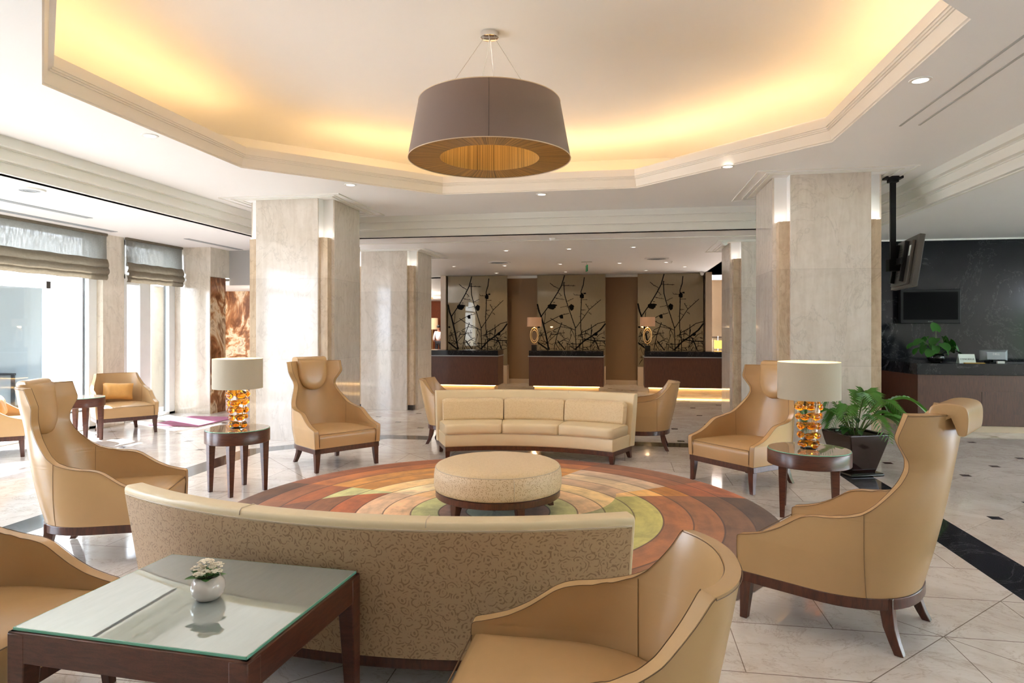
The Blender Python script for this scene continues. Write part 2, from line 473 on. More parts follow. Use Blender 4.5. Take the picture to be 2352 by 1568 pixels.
# ------------------------------------------------------------------ mesh helpers
class MB:
    def __init__(s): s.v = []; s.f = []; s.mi = []
    def add(s, vs, fs, mi=0):
        o = len(s.v)
        s.v += [tuple(v) for v in vs]
        s.f += [tuple(i + o for i in f) for f in fs]
        s.mi += [mi] * len(fs)
        return s
    def box(s, x0, x1, y0, y1, z0, z1, mi=0):
        return s.add([(x0, y0, z0), (x1, y0, z0), (x1, y1, z0), (x0, y1, z0), (x0, y0, z1), (x1, y0, z1), (x1, y1, z1), (x0, y1, z1)],
                     [(3, 2, 1, 0), (4, 5, 6, 7), (0, 1, 5, 4), (1, 2, 6, 5), (2, 3, 7, 6), (3, 0, 4, 7)], mi)
    def loft(s, rings, closed=True, caps=True, mi=0):
        n = len(rings[0]); o = len(s.v)
        for r in rings: s.v += [tuple(p) for p in r]
        m = n if closed else n - 1
        for i in range(len(rings) - 1):
            for j in range(m):
                a = o + i * n + j; b = o + i * n + (j + 1) % n
                s.f.append((a, b, b + n, a + n)); s.mi.append(mi)
        if caps and closed:
            s.f.append(tuple(o + j for j in reversed(range(n)))); s.mi.append(mi)
            e = o + (len(rings) - 1) * n
            s.f.append(tuple(e + j for j in range(n))); s.mi.append(mi)
        return s
    def prism(s, poly, z0, z1, mi=0):
        return s.loft([[(x, y, z0) for x, y in poly], [(x, y, z1) for x, y in poly]], mi=mi)
    def tube(s, path, r, sides=8, mi=0, caps=True):
        path = [Vector(p) for p in path]
        rings = []; up = None
        for i, p in enumerate(path):
            a = path[max(0, i - 1)]; b = path[min(len(path) - 1, i + 1)]
            d = (b - a).normalized()
            if up is None:
                up = Vector((0, 0, 1)) if abs(d.z) < .9 else Vector((1, 0, 0))
            e1 = d.cross(up)
            if e1.length < 1e-5: e1 = d.orthogonal()
            e1.normalize(); e2 = d.cross(e1).normalized(); up = -e2
            rr = r[i] if isinstance(r, (list, tuple)) else r
            rings.append([p + e1 * rr * math.cos(2 * PI * j / sides) + e2 * rr * math.sin(2 * PI * j / sides) for j in range(sides)])
        return s.loft(rings, caps=caps, mi=mi)
    def lathe(s, prof, seg=48, mi=0, c=(0, 0), caps=False):
        rings = [[(c[0] + r * math.cos(2 * PI * j / seg), c[1] + r * math.sin(2 * PI * j / seg), z) for j in range(seg)] for r, z in prof]
        return s.loft(rings, caps=caps, mi=mi)
    def ball(s, c, rx, ry, rz, seg=12, rows=8, mi=0, jit=0, rnd=None):
        rings = []
        for i in range(rows + 1):
            a = -PI / 2 + PI * i / rows
            q = max(.02, math.cos(a))
            ring = []
            for j in range(seg):
                k = 1 + (rnd.uniform(-jit, jit) if rnd else 0)
                ring.append((c[0] + rx * q * k * math.cos(2 * PI * j / seg), c[1] + ry * q * k * math.sin(2 * PI * j / seg), c[2] + rz * math.sin(a) * k))
            rings.append(ring)
        return s.loft(rings, mi=mi)
    def move(s, mat, start=0):
        s.v[start:] = [tuple(mat @ Vector(v)) for v in s.v[start:]]
        return s
    def build(s, name, mats, parent=None, smooth=40, bevel=0, seg=2, sub=0, loc=None, uv=None, recalc=True):
        me = bpy.data.meshes.new(name)
        me.from_pydata(s.v, [], s.f)
        if not isinstance(mats, (list, tuple)): mats = [mats]
        for m in mats: me.materials.append(m)
        me.polygons.foreach_set('material_index', s.mi)
        if recalc:
            bm = bmesh.new(); bm.from_mesh(me)
            bmesh.ops.recalc_face_normals(bm, faces=bm.faces)
            bm.to_mesh(me); bm.free()
        if uv:
            l = me.uv_layers.new(name='UVMap')
            for lp in me.loops: l.data[lp.index].uv = uv(me.vertices[lp.vertex_index].co)
        if smooth:
            me.polygons.foreach_set('use_smooth', [True] * len(me.polygons))
            if smooth < 180: me.set_sharp_from_angle(angle=math.radians(smooth))
        me.update()
        o = bpy.data.objects.new(name, me)
        COL.objects.link(o)
        if parent: o.parent = parent
        if loc: o.location = loc
        if bevel:
            b = o.modifiers.new('bevel', 'BEVEL'); b.width = bevel; b.segments = seg; b.limit_method = 'ANGLE'; b.angle_limit = math.radians(35)
            b.harden_normals = False
        if sub:
            m = o.modifiers.new('subdivision', 'SUBSURF'); m.levels = sub; m.render_levels = sub
        return o

def tag(o, label, cat, group=None):
    o['label'] = label; o['category'] = cat
    if group: o['group'] = group
    return o
def thing(name, label, cat, loc=(0, 0, 0), rz=0.0, group=None):
    o = bpy.data.objects.new(name, None)
    o.empty_display_size = .1
    COL.objects.link(o)
    o.location = loc; o.rotation_euler = (0, 0, rz)
    return tag(o, label, cat, group)
def struct(o):
    o['kind'] = 'structure'
    return o
def copy_tree(o, parent=None):
    c = o.copy(); COL.objects.link(c)
    if parent: c.parent = parent
    for ch in [x for x in list(bpy.data.objects) if x.parent == o and x != c]: copy_tree(ch, c)
    return c
def dup(root, loc, rz, label, group=None):
    c = copy_tree(root)
    c.location = loc; c.rotation_euler = (0, 0, rz); c['label'] = label
    if group: c['group'] = group
    return c
def facing(fx, fy): return math.atan2(-fx, fy)

# ------------------------------------------------------------------ room shell
CX, CY = -1.13, 5.60
ZR, ZL, ZU = 3.42, 3.09, 4.16

b = MB(); b.box(-8.45, 16, -7, 38, -.12, 0); b.box(-16, -8.45, 13.6, 38, -.12, 0)
struct(b.build('floor', M['floor'], smooth=0))
b = MB(); b.box(-60, 60, -60, 80, -.3, -.14)
struct(b.build('exterior_ground', M['ground'], smooth=0))

def octa(ap):
    t = ap * math.tan(PI / 8)
    return [(CX + x, CY + y) for x, y in ((ap, -t), (ap, t), (t, ap), (-t, ap), (-ap, t), (-ap, -t), (-t, -ap), (t, -ap))]
# ring ceiling with the octagonal opening
RX0, RX1, RY0, RY1 = -5.78, 3.52, -5.0, 10.30
o8 = octa(3.16)
def ring_face(b, z, mi=0, oc=o8):
    r8 = [(RX1, oc[0][1]), (RX1, oc[1][1]), (oc[2][0], RY1), (oc[3][0], RY1), (RX0, oc[4][1]), (RX0, oc[5][1]), (oc[6][0], RY0), (oc[7][0], RY0)]
    cr = [(RX1, RY1), (RX0, RY1), (RX0, RY0), (RX1, RY0)]
    vs = [(x, y, z) for x, y in oc + r8 + cr]
    fs = []
    for i in range(8):
        j = (i + 1) % 8
        if i % 2 == 0: fs.append((i, j, 8 + j, 8 + i))
        else: fs.append((i, j, 8 + j, 16 + (i // 2), 8 + i))
    b.add(vs, fs, mi)
b = MB(); ring_face(b, ZR)
ring_face(b, ZR + .06)
# raised tray inside
b.prism([(CX + x * 4.75 / 3.16, CY + y * 4.75 / 3.16) for x, y in [(p[0] - CX, p[1] - CY) for p in o8]], ZU, ZU + .05)
o36 = octa(4.6)
b.loft([[(x, y, ZR + .08) for x, y in o36], [(x, y, ZU + .02) for x, y in o36]], caps=False)
o31 = octa(3.16)
b.loft([[(x, y, ZR + .08) for x, y in o31], [(x, y, ZR + .08) for x, y in o36]], caps=False)
# shallow groove lines around the tray on the ring
struct(b.build('ceiling_tray', M['paint'], smooth=0, recalc=False))

prof = [(3.16, 3.42), (3.16, 3.432), (3.148, 3.438), (3.148, 3.448), (3.125, 3.52), (3.125, 3.53), (3.112, 3.53), (3.112, 3.545), (3.10, 3.545), (3.10, 3.562), (3.088, 3.562), (3.088, 3.65), (3.13, 3.65), (3.20, 3.60), (3.20, 3.50), (3.16, 3.42)]
b = MB()
b.loft([[(x, y, z) for x, y in octa(a)] for a, z in prof], caps=False)
struct(b.build('trim_tray_cornice', M['cornice'], smooth=20))
# cove light tubes standing on the ledge behind the cornice
rnd = random.Random(4)
o33 = octa(3.46)
spans = [(0, .0, .9), (1, .05, .45), (1, .52, .97), (2, .02, .95), (3, .03, .62), (4, .02, .95), (5, .03, .97), (6, .05, .95), (7, .05, .95)]
for i, s0, s1 in spans:
    p, q = o33[i], o33[(i + 1) % 8]
    a = (p[0] + (q[0] - p[0]) * s0, p[1] + (q[1] - p[1]) * s0); c = (p[0] + (q[0] - p[0]) * s1, p[1] + (q[1] - p[1]) * s1)
    b = MB(); b.tube([(a[0], a[1], 3.68), (c[0], c[1], 3.68)], .018, 8)
    tb = b.build('trim_cove_tube', M['cove_light'])
    struct(tb)

# low ceilings around
def slab(name, x0, x1, y0, y1, z, m='paint'):
    b = MB(); b.box(x0, x1, y0, y1, z, z + .08); return struct(b.build(name, M[m], smooth=0))
slab('ceiling_left', -8.35, -5.98, -5.0, 10.5, ZL)
slab('ceiling_left_end', -8.35, -5.98, 10.5, 11.75, ZL)
slab('ceiling_reception', -5.98, 3.72, 10.50, 19.4, ZL)
slab('ceiling_hall', -16, -5.0, 18.9, 38, ZL)
slab('ceiling_hall_front', -16.1, -5.98, 13.6, 18.9, ZL)
slab('ceiling_corridor_gap', -7.6, -5.98, 11.75, 13.6, ZL)
slab('ceiling_right', 3.72, 16, -5.0, 12.6, 3.12)
slab('ceiling_back_right', 2.2, 16, 12.6, 24, ZL)
slab('ceiling_corridor', -9.2, -5.98, 11.75, 13.8, 2.42)

# stepped beams
stepp = [(0, 3.42), (0, 3.325), (.06, 3.325), (.06, 3.312), (.075, 3.312), (.075, 3.215), (.135, 3.215), (.135, 3.20), (.15, 3.20), (.15, 3.10), (.20, 3.10), (.20, 3.09), (.24, 3.09), (.24, 3.46), (0, 3.46)]
b = MB()
b.loft([[(RX0 - o, RY0, z) for o, z in stepp], [(RX0 - o, RY1 + o, z) for o, z in stepp]], caps=False)
struct(b.build('trim_beam_left', M['beam'], smooth=0))
b = MB()
b.loft([[(RX0 - o, RY1 + o, z) for o, z in stepp], [(RX1 + o, RY1 + o, z) for o, z in stepp]], caps=False)
struct(b.build('trim_beam_back', M['beam'], smooth=0))
b = MB()
b.loft([[(RX1 + o, RY1 + o, z) for o, z in stepp], [(RX1 + o, RY0, z) for o, z in stepp]], caps=False)
struct(b.build('trim_beam_right', M['beam'], smooth=0))
# a fine bead on the reception ceiling and grooves on the ring
b = MB(); b.box(-5.9, 3.6, 11.15, 11.19, ZL - .012, ZL); struct(b.build('trim_ceiling_bead', M['beam'], smooth=0))
b = MB()
for xo in (2.46, 2.62): b.box(xo, xo + .018, -2.5, 6.45, ZR - .006, ZR)
struct(b.build('trim_ring_grooves', M['greywall'], smooth=0))

# columns -----------------------------------------------------------
def column(name, x0, x1, y0, y1, ztop, znotch, base=.10):
    n = .17; t = .02
    b = MB()
    b.box(x0 + n, x1 - n, y0 + .0, y1 - .0, 0, ztop, 0)
    b.box(x0, x1, y0 + n, y1 - n, 0, ztop, 0)
    for sx, sy in ((0, 0), (0, 1), (1, 0), (1, 1)):
        xa = x0 + .015 if sx == 0 else x1 - n; xb = x0 + n if sx == 0 else x1 - .015
        ya = y0 + .015 if sy == 0 else y1 - n; yb = y0 + n if sy == 0 else y1 - .015
        b.box(xa + (.0 if sx else .03), xb - (.03 if sx else 0), ya + (0 if sy else .03), yb - (.03 if sy else 0), base, znotch, 1)
        b.box(xa + (.0 if sx else .05), xb - (.05 if sx else 0), ya + (0 if sy else .05), yb - (.05 if sy else 0), 0, base, 2)
    # white lining of the lit niches above the corner posts
    e = .004
    for (px, qx) in ((x0 + n, -1), (x1 - n, 1)):
        for (ya, yb) in ((y0 + .02, y0 + n), (y1 - n, y1 - .02)):
            b.box(px - e if qx < 0 else px, px if qx < 0 else px + e, ya, yb, znotch, ztop, 3)
    for (py, qy) in ((y0 + n, -1), (y1 - n, 1)):
        for (xa, xb) in ((x0 + .02, x0 + n), (x1 - n, x1 - .02)):
            b.box(xa, xb, py - e if qy < 0 else py, py if qy < 0 else py + e, znotch, ztop, 3)
    # flat mouldings on the ceiling around the head
    for d, w in ((.03, .05), (.12, .018), (.24, .014)):
        zt = ztop - .012
        for (xa, xb, ya, yb) in ((x0 - d - w, x1 + d + w, y0 - d - w, y0 - d), (x0 - d - w, x1 + d + w, y1 + d, y1 + d + w), (x0 - d - w, x0 - d, y0 - d, y1 + d), (x1 + d, x1 + d + w, y0 - d, y1 + d)):
            b.box(xa, xb, ya, yb, zt, ztop, 4)
    o = struct(b.build(name, [M['marble'], M['marble_niche'], M['plinth'], M['paint'], M['beam']], smooth=0))
    return o
cols = [('column', -5.33, -4.05, 8.68, 9.93, ZR, 2.87), ('column', -5.21, -3.94, 12.22, 13.48, ZL, 2.80),
        ('column', 1.80, 3.03, 8.28, 9.62, ZR, 2.87), ('column', 1.86, 3.10, 11.92, 13.2, ZL, 2.80)]
for c in cols:
    column(*c)
    _, x0, x1, y0, y1, zt, zn = c
    for px, py in ((x0 + .07, y0 + .07), (x1 - .07, y0 + .07)):
        b = MB(); b.lathe([(.0, 0), (.022, 0), (.022, .012), (.0, .012)], 12); 
        u = b.build('trim_niche_uplight', M['spot_glow'], loc=(px, py, zn)); struct(u)
        lamp('niche_light', 'POINT', (px, py, zn + .06), LIGHT['notch'], (1, .88, .76), .03)

# window wall on the left --------------------------------------------
WX = -8.2
b = MB(); b.box(WX - .25, WX + .05, 9.27, 9.72, 0, ZL); struct(b.build('wall_left_pier', M['stone_wall'], smooth=0))
b = MB(); b.box(WX - .25, WX + .05, 6.35, 6.75, 0, ZL); b.box(WX - .25, WX + .05, -5.0, .2, 0, ZL); b.box(WX - .25, WX + .05, 3.2, 4.6, 0, ZL)
struct(b.build('wall_left', M['stone_wall'], smooth=0))
b = MB()
b.box(WX - .25, -7.53, 11.13, 11.75, 2.55, ZL); b.box(WX - .25, -7.545, 11.13, 11.62, 0, 2.55)
struct(b.build('wall_left_end', M['stone_wall'], smooth=0))
b = MB(); b.box(-7.545, -7.53, 11.15, 11.6, 0, 2.54); struct(b.build('wall_onyx_strip', M['onyx'], smooth=0))
b = MB(); b.box(-9.2, -5.9, 13.7, 13.8, .0, 2.42); struct(b.build('wall_onyx_corridor', M['onyx_pale'], smooth=0))
b = MB(); b.box(-7.53, -5.98, 11.72, 11.76, 2.42, ZL); struct(b.build('wall_corridor_bulkhead', M['greywall'], smooth=0))
b = MB(); b.box(-8.45, 16, -5.1, -5.0, 0, 3.6); struct(b.build('wall_rear', M['stone_wall'], smooth=0))
b = MB(); b.box(-9.3, -9.2, 11.7, 13.8, 0, ZL); struct(b.build('wall_corridor_left', M['stone_wall'], smooth=0))
b = MB(); b.box(-8.6, -6.3, 13.25, 13.62, 0, .55); b.box(-8.6, -6.3, 13.2, 13.64, .55, .60)  # made-up cabinet, fills the dark opening below the onyx
tag(b.build('filler_cabinet', M['redwood'], bevel=.006), 'low dark wooden cabinet added to fill the dark opening below the pale onyx wall', 'cabinet')

def window(n, y0, y1, door=False):
    f = struct(thing('window_%d' % n, '', '')); del f['label']; del f['category']
    f.location = (WX - .1, 0, 0)
    b = MB(); w = .07
    b.box(-.04, .04, y0, y0 + .16, 0, ZL - .02); b.box(-.04, .04, y1 - .16, y1, 0, ZL - .02)
    b.box(-.04, .04, y0, y1, 0, .05); b.box(-.04, .04, y0, y1, 2.42, 2.5); b.box(-.04, .04, y0, y1, ZL - .1, ZL)
    if door:
        ym = y0 + (y1 - y0) * .42
        b.box(-.05, .05, ym - .1, ym + .16, 0, 2.42)
        b.box(-.055, .03, y0 + .12, y0 + .21, 0.05, 2.42)
        b.box(-.055, .03, y0 + .2, ym - .08, 2.33, 2.42); b.box(-.055, .03, y0 + .2, ym - .08, .05, .16)
    fr = b.build('window_frame', M['frame_white'], f, smooth=0, bevel=.006)
    b = MB(); b.box(-.006, .006, y0 + .16, y1 - .16, .05, ZL - .1)
    b.build('window_pane', M['pane'], f, smooth=0)
    b = MB(); b.box(-.05, -.03, y1 - .19, y1 - .165, .05, ZL - .1); b.build('window_gasket', M['black'], f, smooth=0)
    if door:
        b = MB(); b.tube([(.11, y0 + .02, 0.25), (.11, y0 + .02, 2.30)], .014, 10)
        for z in (.9, 1.45, 2.0): b.tube([(.11, y0 + .02, z), (.03, y0 + .14, z)], .009, 8)
        b.build('door_pull', M['metal'], f)
    return f
window(1, 6.75, 9.27)
window(2, 9.72, 11.13, True)
window(3, 4.6, 6.35)
window(4, .2, 3.2)

def roman_blind(y0, y1, label):
    r = thing('roman_blind', label, 'blind', (WX + .10, (y0 + y1) / 2, 2.35), 0, 'linen roman blinds on the window wall')
    h = (y1 - y0) / 2
    rn = random.Random(int(y0 * 100))
    def sheet(name, z0, z1, x0, bul, mat):
        b = MB(); ny, nz = 44, 8
        rows = []
        for side in (0, .006):
            for k in range(nz + 1):
                z = z0 + (z1 - z0) * k / nz
                q = math.sin(PI * k / nz)
                rows.append([(x0 + side + bul * q + .003 * math.sin(j * 1.7 + k), -h + 2 * h * j / ny, z + .004 * math.sin(j * .6)) for j in range(ny + 1)])
        n = len(rows) // 2
        ring = rows[:n] + rows[n:][::-1]
        b.loft([list(c) for c in zip(*ring)], caps=True)
        return b.build(name, mat, r, smooth=60)
    sheet('sheer_panel', .26, .735, .0, .0, M['blind_sheer'])
    sheet('blind_fold', .16, .33, .012, .035, M['blind_fold'])
    sheet('blind_fold', .07, .21, .02, .04, M['blind_fold'])
    sheet('blind_hem', 0, .11, .012, .02, M['blind_fold'])
    b = MB(); b.box(-.02, .03, -h, h, .70, .74); b.build('head_rail', M['blind_fold'], r, smooth=0)
    return r
roman_blind(6.80, 9.28, 'wide brown linen roman blind at the left frame edge, half lowered')
roman_blind(9.70, 11.10, 'narrower brown linen roman blind above the glass door beside the stone wall')

# far walls -----------------------------------------------------------
b = MB(); b.box(-5.02, 2.2, 18.85, 19.0, 0, ZL); struct(b.build('wall_back', M['taupe'], smooth=0))
b = MB(); b.box(-5.17, -5.02, 18.4, 19.0, 0, ZL); struct(b.build('trim_reception_post', M['stonelight'], smooth=0))
b = MB(); b.box(2.2, 2.36, 18.3, 19.0, 0, ZL); struct(b.build('trim_reception_pier', M['stonelight'], smooth=0))
b = MB(); b.box(-5.02, 2.2, 18.83, 18.85, 0, .12); struct(b.build('baseboard_back', M['stonelight'], smooth=0))
b = MB(); b.box(-5.02, 2.2, 18.78, 18.85, ZL - .07, ZL); struct(b.build('trim_back_cornice', M['beam'], smooth=0))
b = MB(); b.box(2.36, 8, 21.4, 21.5, 0, ZL); struct(b.build('wall_back_right', M['olive'], smooth=0))
b = MB(); b.box(-16, -5.0, 36, 36.2, 0, ZL); struct(b.build('wall_hall_end', M['orange_wood'], smooth=0))
b = MB(); b.box(-5.1, -5.0, 19.0, 36, 0, ZL); struct(b.build('wall_hall_right', M['stone_wall'], smooth=0))
b = MB(); b.box(-16.1, -16, 13.7, 36, 0, ZL); b.box(-16, -9.2, 13.7, 13.8, 0, ZL); struct(b.build('wall_hall_left', M['stone_wall'], smooth=0))
b = MB(); b.box(3.6, 16, 12.4, 12.55, 0, 3.12); struct(b.build('wall_right_granite', M['granite'], smooth=0))
b = MB(); b.box(8, 8.1, 12.55, 21.4, 0, 3.3); struct(b.build('wall_back_far_right', M['stone_wall'], smooth=0))
b = MB(); b.box(3.6, 16, 12.37, 12.4, 3.095, 3.12); struct(b.build('trim_granite_top', M['white'], smooth=0))

# ------------------------------------------------------------------ armchairs
def u_curve(w, tf, tb, n, a=.42, ex=2.25):
    d = a
    ts = tb + d
    pts = []
    q0 = 0.0
    if tf - ts > .001:
        for i in range(12): pts.append((w, tf + (ts - tf) * i / 12))
    else:
        q0 = math.asin(min(1, (ts - tf) / d) ** (ex / 2))
        w = w / math.cos(q0) ** (2 / ex)
    for i in range(41):
        q = q0 + (PI / 2 - q0) * i / 40
        pts.append((w * abs(math.cos(q)) ** (2 / ex), ts - d * abs(math.sin(q)) ** (2 / ex)))
    pts[-1] = (0, tb)
    L = [0]
    for p, q in zip(pts, pts[1:]): L.append(L[-1] + math.hypot(q[0] - p[0], q[1] - p[1]))
    out = []; k = 0
    for i in range(n):
        s = L[-1] * i / (n - 1)
        while k < len(L) - 2 and L[k + 1] < s: k += 1
        f = (s - L[k]) / max(1e-9, L[k + 1] - L[k])
        out.append((pts[k][0] + (pts[k + 1][0] - pts[k][0]) * f, pts[k][1] + (pts[k + 1][1] - pts[k][1]) * f))
    return out + [(-x, y) for x, y in reversed(out[:-1])]

def lerp_rows(rows, per):
    # smooth (z, tf, w) profile through the given rows
    out = []
    n = len(rows)
    for i in range(n - 1):
        p0, p1, p2, p3 = rows[max(0, i - 1)], rows[i], rows[i + 1], rows[min(n - 1, i + 2)]
        m = per if not isinstance(per, (list, tuple)) else per[i]
        for k in range(m):
            t = k / m
            r = []
            for c in range(len(p1)):
                a = (p2[c] - p0[c]) * .5 * .7; d = (p3[c] - p1[c]) * .5 * .7
                h = (2 * t ** 3 - 3 * t * t + 1) * p1[c] + (t ** 3 - 2 * t * t + t) * a + (-2 * t ** 3 + 3 * t * t) * p2[c] + (t ** 3 - t * t) * d
                r.append(h)
            out.append(tuple(r))
    out.append(rows[-1])
    return out

SH = .046
def chair_shell(rows, tbf, root, n=29, th=SH):
    grid = []
    for z, tf, w in rows:
        grid.append([Vector((x, y, z)) for x, y in u_curve(w, tf, tbf(z), n)])
    nr, nc = len(grid), len(grid[0])
    # inner surface, offset along the averaged normals
    nor = [[None] * nc for _ in range(nr)]
    for i in range(nr):
        for j in range(nc):
            du = grid[i][min(nc - 1, j + 1)] - grid[i][max(0, j - 1)]
            dv = grid[min(nr - 1, i + 1)][j] - grid[max(0, i - 1)][j]
            m = du.cross(dv)
            nn = m.normalized() if m.length > 1e-9 else Vector((0, -1, 0))
            nor[i][j] = nn
    mid = nor[5][nc // 2]
    sgn = 1 if mid.y > 0 else -1
    inner = []
    for i in range(nr):
        row = []
        for j in range(nc):
            d = nor[i][j] * sgn
            # keep the inside skin from sliding past the rim
            d = Vector((d.x, d.y, d.z * .35)).normalized()
            row.append(grid[i][j] + d * th)
        inner.append(row)
    b = MB()
    vs = [p for r in grid for p in r] + [p for r in inner for p in r]
    N = nr * nc
    fs = []
    for i in range(nr - 1):
        for j in range(nc - 1):
            a = i * nc + j
            fs.append((a, a + 1, a + nc + 1, a + nc))
            fs.append((N + a, N + a + nc, N + a + nc + 1, N + a + 1))
    for i in range(nr - 1):
        for j in (0, nc - 1):
            a = i * nc + j
            fs.append((a, a + nc, N + a + nc, N + a) if j == 0 else (a, N + a, N + a + nc, a + nc))
    for j in range(nc - 1):
        a = (nr - 1) * nc + j
        fs.append((a, a + 1, N + a + 1, N + a))
        fs.append((j, N + j, N + j + 1, j + 1))
    b.add(vs, fs)
    o = b.build('shell', M['leather'], root, smooth=50, bevel=.017, seg=3)
    # thin stitched welt along the outer rim and the side seams
    w = MB()
    def off(p, nn): return p - nn * sgn * .0035
    rim = [off(grid[i][0], nor[i][0]) for i in range(nr)] + [off(grid[-1][j], nor[-1][j]) + Vector((0, 0, -.006)) for j in range(nc)] + [off(grid[i][-1], nor[i][-1]) for i in reversed(range(nr))]
    w.tube(rim, .0014, 5)
    rin = [inner[i][0] + nor[i][0] * sgn * .003 for i in range(nr)] + [inner[-1][j] + nor[-1][j] * sgn * .003 + Vector((0, 0, -.006)) for j in range(nc)] + [inner[i][-1] + nor[i][-1] * sgn * .003 for i in reversed(range(nr))]
    w.tube(rin, .0014, 5)
    w.build('piping', M['leather_dark'], o, smooth=180)
    ks = [k for k, r in enumerate(rows) if r[1] > -.255]
    for sx in (1, -1):
        for surf, k in ((grid, -.002), (inner, .002)):
            s = MB(); path = []
            for i in range(len(ks)):
                row = surf[i]
                half = row[:nc // 2 + 1] if sx > 0 else list(reversed(row[nc // 2:]))
                for p, q in zip(half, half[1:]):
                    if p.y >= -.255 >= q.y:
                        f = (p.y + .255) / max(1e-9, p.y - q.y)
                        path.append(p.lerp(q, f) + Vector((-sx * k, 0, 0)))
                        break
            if len(path) > 2:
                s.tube(path, .0013, 5); s.build('seam', M['thread'], o, smooth=180)
    return grid

def d_plan(w, tf, tb, n=20, ex=2.3):
    c = u_curve(w, tf, tb, n, .42, ex)
    return c

def chair_base(root):
    # seat block
    b = MB(); rings = []
    for z, ins, dom in ((.262, .0, 0), (.30, .0, 0), (.37, -.006, 0), (.395, -.002, 0), (.415, .012, 0), (.430, .038, 0), (.440, .08, 0), (.448, .17, 0), (.451, .30, 0)):
        rings.append([(x, y, z) for x, y in d_plan(.375 - ins, .372 - ins, -.40 + ins, 18)])
    b.loft(rings)
    st_ = b.build('seat', M['leather'], root, smooth=55)
    w = MB()
    for sx in (1, -1):
        w.tube([(sx * .352, .3765, .28), (sx * .352, .3775, .36), (sx * .350, .374, .415)], .003, 5)
    w.tube([(-.350, .374, .4145), (0, .375, .4145), (.350, .374, .4145)], .0028, 5)
    w.build('seat_welt', M['leather_dark'], st_, smooth=180)
    # wooden base band
    b = MB()
    outer = d_plan(.405, .372, -.425, 20); inn = d_plan(.345, .315, -.365, 20)
    for pl in (outer,): b.loft([[(x, y, z) for x, y in pl] for z in (.205, .262)])
    b.build('base_frame', M['wood'], root, smooth=40, bevel=.004)
    for sx in (1, -1):
        b = MB()
        rg = []
        for z, h, dx, dy in ((.262, .030, 0, 0), (.20, .030, 0, 0), (.12, .026, .002, .004), (.05, .022, .006, .008), (0, .020, .010, .010)):
            cx, cy = sx * (.374 - .006 + dx), .342 + dy
            rg.append([(cx - h, cy - h, z), (cx + h, cy - h, z), (cx + h, cy + h, z), (cx - h, cy + h, z)])
        b.loft(rg); b.build('leg', M['wood'], root, smooth=30, bevel=.004)
        b = MB(); rg = []
        for z, h, k in ((.262, .030, 0), (.20, .030, 0), (.12, .027, .012), (.05, .023, .038), (0, .021, .062)):
            cx, cy = sx * (.245 + k * .45), -.325 - k
            rg.append([(cx - h, cy - h, z), (cx + h, cy - h, z), (cx + h, cy + h, z), (cx - h, cy + h, z)])
        b.loft(rg); b.build('leg', M['wood'], root, smooth=30, bevel=.004)

ARM = [(.262, .378, .405), (.36, .380, .412), (.445, .378, .415), (.462, .366, .4145), (.474, .315, .4135), (.498, .235, .4115), (.535, .16, .4085), (.575, .10, .405), (.606, .055, .4025), (.624, .015, .401), (.634, -.03, .400), (.640, -.09, .3995), (.652, -.16, .396), (.676, -.24, .381)]
WING = ARM + [(.72, -.30, .358), (.78, -.352, .324), (.84, -.395, .291), (.90, -.420, .272), (.95, -.424, .282), (1.0, -.410, .315), (1.045, -.396, .342), (1.075, -.398, .352), (1.13, -.418, .352), (1.185, -.438, .352)]
TUB = ARM + [(.71, -.30, .362), (.755, -.345, .344), (.80, -.385, .325), (.84, -.415, .312), (.865, -.432, .306), (.878, -.445, .30)]
def tbf(z): return -.415 - .27 * (z - .25) + .08 * (z - .25) ** 2

GRP_W = 'high winged armchairs around the round rug'
wing0 = thing('wing_armchair', '', 'armchair', group=GRP_W)
chair_shell(lerp_rows(WING, 5), tbf, wing0)
chair_base(wing0)
# headrest: drooping pad, strap over the top and counterweight behind
b = MB()
def pad_outline(s):
    pts = []
    w, zt, zb = .185, 1.20, .835
    for i in range(25):
        a = PI * i / 24
        pts.append((w * math.cos(a) * s, zb + .20 - .20 * math.sin(a) * s - (1 - s) * .02))
    pts = [(w * s, zt - (1 - s) * .12)] + [(x, z) for x, z in pts] + [(-w * s, zt - (1 - s) * .12)]
    return pts
rings = []
for s, d in ((.90, .0), (.98, .008), (1.0, .028), (.99, .055), (.94, .076), (.80, .092), (.5, .101), (.15, .104)):
    rings.append([(x, tbf(z) + SH - .004 + d, z) for x, z in pad_outline(s)])
b.loft(rings)
b.build('headrest_pad', M['leather'], wing0, smooth=60)
b = MB()
pf = [(-.485, 1.13), (-.487, 1.20), (-.50, 1.225), (-.55, 1.238), (-.60, 1.236), (-.637, 1.228), (-.655, 1.20), (-.650, 1.10), (-.640, 1.085), (-.612, 1.083), (-.604, 1.10), (-.606, 1.193), (-.59, 1.196), (-.565, 1.19), (-.56, 1.13)]
b.loft([[(x, y, z) for y, z in pf] for x in (-.192, -.188, -.15, .15, .188, .192)])
b.build('headrest_weight', M['leather'], wing0, smooth=180, sub=2)

